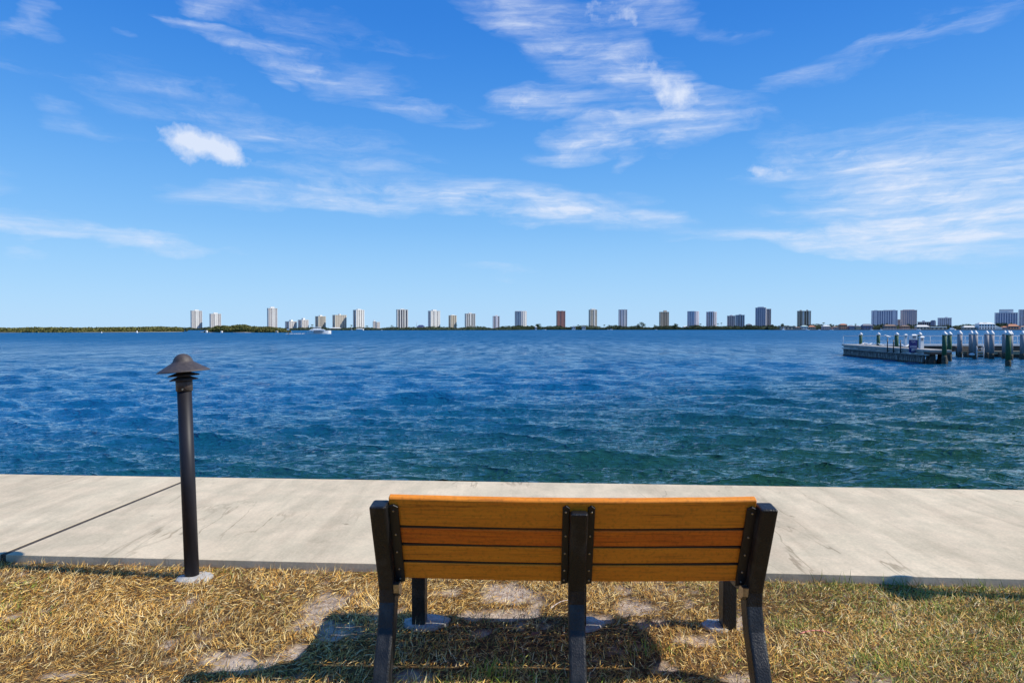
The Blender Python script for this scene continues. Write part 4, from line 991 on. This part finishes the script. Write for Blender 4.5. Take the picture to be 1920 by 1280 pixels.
T(393, 415, 589, Y2, 'second white tower from the left, shorter than its neighbour, behind the islet', 'white', 'mauve', 5, 19, 16, (.4, 2.8), extra=two(core(-.14, -.02), core(.02, .15)), dep=.5)
T(501, 520.5, 578.5, Y2, 'slender tallest white tower standing behind the right end of the islet', 'white', 'mauve', 5, 26, 18, (.45, 3.2), extra=two(core(-.06, .04), core(.07, .17)), dep=.55)
T(534.5, 556.8, 603.2, 1990, 'low white block with pyramid penthouse, left of the two beside the yacht', 'white', 'mauve', 4, 10, 34, (.25, 3.6), dep=.9, balc='all')
T(558.5, 579, 600.3, 1990, 'low white block with pyramid penthouse, directly above the yacht', 'white', 'mauve', 4, 11, 34, (.25, 4), dep=.9)
T(591, 611, 593.6, Y2, 'mid-height tower with dark glass and cream fins right of the yacht', 'cream', 'dark', 6, 15, 30, (.3, 2.8), dep=.8, balc='none', pier=.4)
T(623.5, 650, 591.3, Y2, 'broad cream tower with a bright flat roof edge', 'cream', 'mauve', 6, 16, 26, (.12, 3), dep=.5, pier=.35)
T(662, 683.5, 581.8, Y2, 'tall white tower with deep vertical bays left of centre', 'white', 'grey', 4, 23, 30, (.4, 2.4), dep=.7, pier=.45, extra=two(core(-.1, 0), core(.15, .3)))
T(704, 712.5, 604.3, 1990, 'tiny white block, lowest of the left skyline', 'white', 'mauve', 2, 9, 30, None, dep=.8)
T(699, 705, 603, 2010, 'narrow white stair block beside the tiny white block', 'white', 'mauve', 2, 9, 20, (.5, 3), dep=.8)
T(743, 765.3, 581, Y2, 'dark striped tower with white fins left of centre', 'white', 'dark', 4, 23, 14, (.35, 2), dep=.5, pier=.3, balc='none', extra=two(core(-.26, -.18), core(.12, .17)))
T(802.5, 825.5, 583.6, Y2, 'white tower with lavender shaded front right of the dark striped tower', 'white', 'mauve', 5, 22, 24, (.4, 3), dep=.7, pier=.55, balc='sides', extra=core(-.1, .02))
T(841, 856.3, 592, Y2, 'narrow stepped tower with brown windows', 'cream', 'brown', 3, 16, 26, (.5, 1.6), dep=.8, pier=.3)
T(871.3, 891.5, 588.6, Y2, 'broad white banded tower right of the narrow stepped one', 'white', 'grey', 4, 18, 16, (.3, 2.4), dep=.6, pier=.2, extra=core(-.1, .04))
T(923.7, 937, 593.2, Y2, 'small grey banded tower with rounded right side left of the glass tower', 'lav', 'dark', 3, 15, 10, (.45, 2.4), dep=.7, extra=core(-.1, .12, 'lav'))
T(965.3, 987.5, 584.4, Y2, 'curved blue glass tower with white right flank near the centre', 'white', 'blue', 9, 20, 0, (.9, 1.0), style='round')
T(1043, 1060, 583.8, Y2, 'terracotta red tower, the only red one', 'red', 'mauve', 4, 20, 14, None, dep=.7, pier=.3, extra=two(core(-.5, -.36, 'red', .3), core(.0, .14, 'red', .3)))
T(1103.6, 1119.6, 581.4, Y2, 'slim cream tower with chamfered top right of the red tower', 'cream', 'grey', 4, 22, 20, (.6, 2.6), dep=.8, pier=.3, extra=core(.0, .14))
T(1159.4, 1176, 581.2, Y2, 'pale slim tower split by a bright white centre strip', 'lav', 'grey', 4, 24, 12, None, dep=.6, pier=.2, extra=two(core(.1, .25), core(-.22, -.1, 'lav', .3)))
T(1235.7, 1254.3, 585.5, Y2, 'brown tower with an off-centre rounded rooftop between two bushy trees', 'tan', 'brown', 5, 19, 16, (.35, 3.6), dep=.7, pier=.35, balc='sides', phx=.12)
T(1288.5, 1310.5, 584.2, Y2, 'lavender round tower with a flat top', 'lav', 'blue', 10, 20, 0, None, style='round')
T(1324, 1343.8, 585.2, Y2, 'white curved tower with a round right end', 'lav', 'grey', 7, 19, 0, (.5, 1.4), style='round')
T(1363, 1378.3, 592.6, Y2, 'pinkish striped tower, shorter half of a touching pair', 'pink', 'mauve', 4, 15, 4, (.3, 2), dep=.6, pier=.35, balc='none')
T(1378.5, 1396, 591.2, 1995, 'dark grey striped tower, right half of a touching pair', 'grey', 'dark', 4, 15, 4, (.3, 2.2), dep=.6, pier=.45, balc='none')
T(1416, 1436.8, 577.6, Y2, 'tallest dark glass tower on the right skyline', 'grey', 'blue', 5, 26, -6, (.6, 2.3), dep=.6, pier=.2)
T(1434.5, 1445.6, 579.8, 2030, 'dark tower tucked behind the tallest dark glass tower', 'pink', 'dark', 3, 25, 6, None, dep=.6, pier=.25)
def stripes(root, w, d, H, fh, wm, gmn):
    for a, b in ((-.12, -.04), (.34, .41)): m = MB(); m.b2(w*a, w*b, -d/2 - .6, -d/2 - .005, -1, H - .2); m.build('stair_core', PAL['white'], root)
    m = MB(); m.b2(w*.18, w*.3, -d*.2, d*.2, H + 1.31, H + 4.2); m.build('penthouse', wm, root)
T(1494, 1520.3, 583.8, 1750, 'tan tower with two white vertical stripes standing alone', 'tan', 'brown', 6, 18, 6, (.14, 2.6), dep=.5, pier=.4, balc='none', phx=-.25, extra=stripes)
G3 = 'broad apartment blocks behind the right shore'
T(1633, 1682.5, 583, 1850, 'wide grey block with stepped top, widest building on the skyline', 'lav', 'blue', 11, 17, 8, (.45, 1.6), dep=.3, pier=.5, balc='none', phx=.2, group=G3, extra=two(core(-.42, -.30, 'lav', .6), core(.30, .42, 'lav', .6)))
T(1687.5, 1719, 582.3, 1850, 'pinkish grey block right of the widest one with an overhanging roof', 'pink', 'blue', 8, 17, 6, (.7, 1.2), dep=.35, pier=.45, balc='sides', group=G3)
T(1681, 1692, 599.5, 1900, 'low pink block filling the gap between the two broad blocks', 'pink', 'mauve', 4, 7, 6, None, dep=.5, group=G3)
T(1720, 1745, 604, 1900, 'low flat grey building group right of the broad blocks', 'grey', 'dark', 6, 6, 4, (.2, 3), dep=.4, balc='none', phx=-.05, group=G3)
T(1744.5, 1754.7, 602, 1880, 'low round dark blue building', 'blue', 'blue', 6, 6, 0, (.7, 1), style='round', group=G3)
T(1757.5, 1784, 596.5, 1880, 'grey slab building with raised right end standing between palms and villa', 'lav', 'grey', 7, 9, 4, (.2, 2.2), dep=.4, pier=.5, balc='all', phx=.12, group=G3)
T(1864, 1908, 587, 1850, 'big stepped grey block behind the villa', 'lav', 'blue', 9, 14, 8, (.62, 7), dep=.35, pier=.4, balc='none', group=G3)
T(1908.8, 1950, 581, 1880, 'grey block cut off by the right edge of the photo', 'lav', 'grey', 8, 16, 8, None, dep=.35, pier=.4, group=G3)

# ------------------------------------------------------------------ waterfront houses
HM = {'white': PAL['white'], 'tan': tm('house_tan', (.50, .40, .28)), 'blue': tm('house_blue_grey', (.16, .22, .34)), 'dblue': tm('house_dark_blue', (.10, .13, .24)), 'terra': tm('house_terracotta', (.50, .24, .14)), 'pink': tm('house_pink', (.55, .42, .38)), 'brown': PAL['brown']}
RM = {'white': tm('roof_white', (.72, .72, .68)), 'terra': tm('roof_terracotta', (.48, .19, .10)), 'brown': tm('roof_brown', (.24, .16, .12)), 'grey': tm('roof_grey', (.2, .21, .25)), 'teal': tm('roof_pale_teal', (.45, .58, .55)), 'dblue': tm('roof_navy', (.04, .06, .16))}
dglass = GL['dark']
def house(px0, px1, ytop, yeave, Y, wall, roof, label, storeys=1, dep=9.0, nw_=4, zb=None, name='house', cat='house', flat=False):
    x = gx((px0+px1)/2, Y); w = (px1-px0)*Y/F; zb = ZW + 1.2 if zb is None else zb; ze = gz(yeave, Y) - zb; zt = gz(ytop, Y) - zb
    root = thing(name, label, cat, (x, Y, zb), 0)
    m = MB(); m.b2(-w/2 + .4, w/2 - .4, -dep/2, dep/2, -1, ze); wo_ = m.build('wall', HM[wall], root)
    m = MB()
    if flat: m.b2(-w/2, w/2, -dep/2 - .4, dep/2 + .4, ze + .005, max(zt, ze + .4))
    else:
        i = min(w*.3, dep*.45); a, b = w/2 + .1, dep/2 + .6
        m.add([(-a, -b, ze + .01), (a, -b, ze + .01), (a, b, ze + .01), (-a, b, ze + .01), (-a + i + .5, 0, zt), (a - i - .5, 0, zt)], [(0,3,2,1), (0,1,5,4), (2,3,4,5), (1,2,5), (3,0,4)])
    m.build('roof', RM[roof], root)
    for s in range(storeys):
        z0 = ze/storeys*s + ze/storeys*.22; z1 = ze/storeys*(s+1) - ze/storeys*.16
        for k in range(nw_):
            cx = -w/2 + w*(k + .5)/nw_; g = MB(); ww = w/nw_*.5; g.b2(cx - ww/2, cx + ww/2, -dep/2 - .06, -dep/2 - .004, z0, z1); g.build('window', dglass, root)
    return root
YH = 1490
for h in [(1463, 1490, 611.3, 612.5, 'tan', 'brown', 'long low tan waterfront building below the round tree', 1, True), (1501, 1514, 609.8, 612, 'white', 'teal', 'house with pale teal roof under the tan striped tower', 1, False), (1514.5, 1528, 610, 612.8, 'tan', 'terra', 'house with bright orange roof beside the pale teal one', 1, False),
          (1489, 1501, 612.5, 614, 'tan', 'brown', 'small brown-roofed house left of the pale teal roof', 1, False), (1541, 1556, 609.5, 611.8, 'pink', 'white', 'pinkish white house under the tallest palm', 2, False), (1560, 1572, 611.5, 613.5, 'pink', 'brown', 'small pale house left of the terracotta house', 1, False), (1573, 1587, 606.6, 609, 'terra', 'terra', 'two-storey terracotta house near the blue houses', 2, False),
          (1590, 1601, 609.3, 611.5, 'blue', 'grey', 'blue-grey house left of the darkest blue one', 2, False), (1602, 1613, 610, 612, 'tan', 'grey', 'house with yellowish wall between the blue-grey ones', 2, False), (1615, 1635, 607, 610.5, 'dblue', 'grey', 'dark blue gabled house left of the widest block', 2, False),
          (1656, 1679, 608.2, 611, 'brown', 'brown', 'brown tiled house with verandas below the widest block', 2, False), (1688, 1704, 609.5, 611.5, 'terra', 'brown', 'orange tan house right of the brown tiled one', 2, False), (1716, 1741, 609.2, 612.5, 'tan', 'white', 'pavilion with long pale yellow hipped roof', 1, False), (1742, 1773, 612.0, 613.6, 'tan', 'white', 'long low building with white flat roof', 1, True),
          (1804, 1829, 610.8, 613.5, 'tan', 'white', 'low house with wide white roof left of the villa', 1, False), (1877, 1888, 611.5, 613.5, 'pink', 'terra', 'small pink house right of the villa', 1, False), (1887, 1908, 607.5, 611.5, 'terra', 'terra', 'broad house with terracotta hipped roof at far right', 1, False), (1911, 1935, 610.5, 613, 'white', 'brown', 'white house at the right edge of the photo', 1, False)]:
    house(h[0], h[1], h[2], h[3], YH, h[4], h[5], h[6], h[7], flat=h[8])
v = house(1831, 1862, 604.0, 607.6, YH, 'white', 'white', 'large white two-storey villa with pale hipped roof', 2, 14, 6)
m = MB(); w_ = 14*YH/F
m.add([(0, -6, 3.4), (w_, -6, 3.4), (w_, 6, 3.4), (0, 6, 3.4), (0, -6, 9.4), (0, 6, 9.4)], [(0,3,2,1), (0,1,4), (2,3,5), (1,2,5,4), (0,4,5,3)]); m.build('wing_roof', RM['white'], v, loc=(31/2*YH/F, 0, 0))
m = MB(); m.b2(0, w_ - .6, -5.6, 5.6, -1, 3.4); m.build('wing', HM['white'], v, loc=(31/2*YH/F + .001, 0, 0))
m = MB(); m.b2(-6, 2, -3, 3, 14.2, 15.0); m.build('roof_lantern', RM['grey'], v)
# low waterfront bulkhead
m = MB(); m.b2(gx(1450, 1480), gx(2400, 1480), 1478, 1480, ZW - 1, ZW + 1.7); tag(m.build('bulkhead', mat('dark_bulkhead', (.10, .10, .11), (.16, .15, .15), .02, .9)), 'long dark bulkhead along the waterfront houses', 'sea wall')
m = MB(); m.b2(gx(1655, 1476), gx(1722, 1476), 1476.5, 1477.9, ZW + 1.0, ZW + 2.2); tag(m.build('bulkhead', PAL['pink']), 'pale low dock wall in front of the brown tiled house', 'sea wall')
# left-centre shore buildings
house(781.5, 797, 609.2, 612.6, 1420, 'white', 'dblue', 'white building with a dark blue roof between two towers', 1, 10, 3, cat='building', name='building')
house(620, 640, 613.6, 615.4, 1420, 'white', 'white', 'low white clubhouse below the broad cream tower', 1, 10, 4, cat='building', name='clubhouse')
house(668, 682, 615.3, 616.6, 1240, 'white', 'white', 'low white pavilion at the water below the white tower with bays', 1, 8, 3, cat='building', name='pavilion')
house(878, 892, 611.4, 613.0, 1560, 'pink', 'white', 'low pale podium building below the broad white banded tower', 1, 10, 4, cat='building', name='building')
house(1280, 1290, 610.8, 612.5, 1920, 'white', 'white', 'small white building left of the lavender round tower', 1, 10, 2, cat='building', name='building')
house(1002.5, 1007, 611.4, 613.2, 1899, 'white', 'white', 'small white house left of the round broadleaf tree', 1, 8, 2)
house(1072, 1079, 611.0, 612.8, 1899, 'white', 'grey', 'small white house right of the red tower', 1, 8, 2)
house(1091, 1098, 610.6, 612.5, 1899, 'white', 'grey', 'small white house left of the slim cream tower', 1, 8, 2)
house(1399, 1409, 606.6, 609, 1960, 'blue', 'grey', 'low grey building left of the tallest dark tower', 2, 10, 3, cat='building', name='building')
def crane():
    Y = 1600; root = thing('crane', 'thin grey construction crane leaning beside the blue-roofed building', 'crane', (gx(780, Y), Y, 0), 0); gm_ = PAL['grey']
    m = MB(); m.b2(-1.5, 1.5, -1.5, 1.5, -1, 5); m.build('base', gm_, root)
    m = MB(); m.tube((0, 0, 5), (gx(782.7, Y) - gx(780, Y), 0, gz(600.5, Y)), .35, 6); m.build('boom', gm_, root)
crane()

# ------------------------------------------------------------------ boats
def hull(L, B, H_, m_):
    m = MB(); st = [(-.5, .86, 0), (-.2, 1, 0), (.15, .95, .05), (.38, .6, .18), (.5, .04, .32)]; vs = []
    for t, b, s in st: vs += [(t*L, -B/2*b, H_*(1+s)), (t*L, -B/2*b*.75, -.3), (t*L, B/2*b*.75, -.3), (t*L, B/2*b, H_*(1+s))]
    fs = [(0,1,2,3), tuple(len(vs)-4+i for i in (3,2,1,0))]
    for i in range(len(st)-1):
        for j in range(4): fs.append((i*4+j, i*4+(j+1) % 4, (i+1)*4+(j+1) % 4, (i+1)*4+j))
    return m.add(vs, fs)
gloss_w = mat('gelcoat_white', (.82, .82, .80), (.76, .77, .78), 1, .25)
bglass = mat('boat_window', (.02, .03, .05), (.03, .04, .06), 2, .12)
def yacht():
    Y = 2.6*F/(626.0-HOR); x = gx(598.5, Y); s = Y/F; root = thing('motor_yacht', 'white motor yacht with flybridge cruising to the right off the islet', 'yacht', (x, Y, ZW), R(10))
    L = 43.5*s
    def X(p): return (p - 598.5)*s
    def Z(p): return (626.0 - p)*s
    B = 4.6
    m = hull(L, B, Z(621.0), None); h = m.build('hull', gloss_w, root)
    m = MB(); m.prism([(X(588.5), Z(622.9)), (X(590), Z(622.1)), (X(606), Z(622.1)), (X(607.5), Z(623.2)), (X(600), Z(623.6)), (X(590), Z(623.6))], 'y', -B/2 - .05, -B/2 + .1); m.build('hull_window', bglass, h)
    m = MB(); m.prism([(X(586), Z(621.2)), (X(608), Z(620.6)), (X(607), Z(620.1)), (X(603), Z(619.6)), (X(588), Z(619.6))], 'y', -B*.42, B*.42); m.build('saloon_window', bglass, root)
    m = MB(); m.prism([(X(580.5), Z(619.6)), (X(609.5), Z(619.1)), (X(606), Z(617.4)), (X(601), Z(616.6)), (X(586), Z(616.6)), (X(583), Z(617.8))], 'y', -B*.5, B*.5); m.build('upper_deck', gloss_w, root)
    for a, b in ((X(584), X(584.6)), (X(586), X(589.5))):
        m = MB(); m.b2(a, b, -B*.44, B*.44, Z(621.3), Z(619.58)); m.build('bulkhead', gloss_w, root)
    for p in (589, 592.5, 596, 599.5):
        for yy in (-B*.36, B*.36): m = MB(); m.tube((X(p), yy, Z(616.7)), (X(p) + .1, yy, Z(613.6)), .07, 6); m.build('stanchion', gloss_w, root)
    m = MB(); m.prism([(X(588), Z(616.6)), (X(602), Z(616.6)), (X(600), Z(615.4)), (X(589), Z(615.4))], 'y', -B*.4, B*.4); m.build('flybridge', gloss_w, root)
    m = MB(); m.prism([(X(587.5), Z(613.6)), (X(602), Z(613.6)), (X(601), Z(612.7)), (X(589), Z(612.7))], 'y', -B*.42, B*.42); m.build('hardtop', gloss_w, root)
    m = MB(); m.tube((X(609), -B*.3, Z(620.4)), (X(617), -B*.15, Z(619.2)), .04, 5); m.tube((X(609), B*.3, Z(620.4)), (X(617), B*.15, Z(619.2)), .04, 5); m.build('bow_rail', gloss_w, root)
    # foamy wake
    r = np.random.default_rng(5); n = 500; q = r.uniform(0, 1, n)
    P_ = np.stack([x - L*.46 - q*11, Y + r.normal(0, .3 + q*.9, n), np.full(n, ZW + .10) + r.uniform(0, .18, n)*(1-q)], -1)
    V, f, s_, C = cards(P_, .35, r, np.ones(n)); tag(fastmesh('wake_foam', V, f, s_, gloss_w, C), 'white foam trailing behind the yacht', 'foam', kind='stuff')
yacht()
def small_boat(px, Y, wpx, label, hpx=3.0, tower_=False, rz=0, name='motorboat', mast=None):
    s = Y/F; L = wpx*s; root = thing(name, label, 'boat', (gx(px, Y), Y, ZW), R(rz)); hull(L, L*.3, L*.11, None).build('hull', gloss_w, root)
    m = MB(); m.prism([(-L*.28, L*.11), (L*.22, L*.12), (L*.10, hpx*s*.62), (-L*.22, hpx*s*.62)], 'y', -L*.11, L*.11); m.build('cabin', gloss_w, root)
    m = MB(); m.prism([(-L*.18, hpx*s*.62 - .45), (L*.125, hpx*s*.62 - .45), (L*.11, hpx*s*.62 - .1), (-L*.18, hpx*s*.62 - .1)], 'y', -L*.115, L*.115); m.build('window', bglass, root)
    if tower_:
        m = MB()
        for a in (-.06, .06): m.tube((a*L, 0, hpx*s*.6), (a*L*.4, 0, hpx*s), .12, 6)
        m.b2(-L*.07, L*.07, -.8, .8, hpx*s, hpx*s + .5); m.build('tuna_tower', gloss_w, root)
    if mast: m = MB(); m.tube((0, 0, L*.1), (0, 0, mast*s), .14, 6); m.build('mast', gloss_w, root)
small_boat(1785, 1400, 15, 'white sport boat with tall tower moored below the grey slab building', 7.5, True)
small_boat(1722.5, 1465, 8, 'white boat under the gap between the two broad blocks', 3.2, name='motorboat')
small_boat(1469, 1440, 6.5, 'white boat with a tall cabin at the left end of the waterfront houses', 6, True, name='motorboat')
small_boat(1634, 1460, 6, 'white boat in front of the dark blue gabled house', 3, mast=6)
small_boat(1514, 1460, 7, 'small white boat under the orange roof', 2.4)
small_boat(1536, 1460, 5, 'small white boat left of the tallest palm', 3)
small_boat(1559, 1462, 7, 'small white boat right of the pinkish white house', 1.8)
small_boat(1146, 1860, 6, 'tiny white boat at the shore below the pale slim tower', 2.6)
small_boat(1140, 1865, 3.6, 'tiniest white boat just left of another below the pale slim tower', 1.8)
small_boat(1230, 1860, 5, 'tiny white boat at the shore left of the brown tower', 1.8)
small_boat(1020, 1860, 8, 'low white speedboat below the round broadleaf tree', 1.2)
small_boat(716, 1225, 3.2, 'tiny white boat below the tiny white block', 2.0)
small_boat(659.5, 1225, 4, 'white sailboat with bare mast at the shore left of the white tower with bays', 2.4, name='sailboat', mast=8)
small_boat(1652, 1462, 5, 'white boat under the left corner of the widest block', 3.4, mast=5)
def marker(px, Y, py, label, s=1.0):
    root = thing('marker_buoy', label, 'buoy', (gx(px, Y), Y, ZW)); m = MB(); m.lathe([(.0, -.3), (.5*s, -.1), (.5*s, .35*s), (.2*s, .6*s), (.16*s, 1.2*s), (0, 1.3*s)], seg=12); m.build('float', gloss_w, root)
marker(190.5, 440, 622, 'small white buoy before the mangroves, left of the other', .75); marker(257, 450, 620, 'larger white buoy before the mangroves', 1.2)
def chmark():
    Y = 300; root = thing('channel_marker', 'dark channel marker post with white board off the right end of the islet', 'channel marker', (gx(540.5, Y), Y, ZW)); s = Y/F
    m = MB(); m.tube((0, 0, -1), (0, 0, 8*s*1.2), .16, 8); m.build('post', dark_w, root)
    m = MB(); m.b2(-.55, .55, -.22, -.17, 7.5*s*1.2, 9.3*s*1.2); m.build('board', gloss_w, root)
chmark()
def shack(px, Y, lab, wpx, hpx, c):
    root = thing('shelter', lab, 'shelter', (gx(px, Y), Y, ZW + .4)); w = wpx*Y/F; h = hpx*Y/F
    m = MB(); m.b2(-w/2, w/2, -1, 1, -.5, h*.7); m.build('wall', HM[c], root); m = MB(); m.prism([(-w*.6, h*.7 + .01), (w*.6, h*.7 + .01), (0, h)], 'y', -1.3, 1.3); m.build('roof', RM['white'], root)
shack(387.5, 484, 'small pale shelter at the left end of the islet', 2.4, 3, 'white'); shack(415.5, 479, 'small white hut on the islet beach', 2.6, 2.2, 'white'); shack(519, 482, 'pale hut near the right end of the islet', 4, 2.0, 'tan')
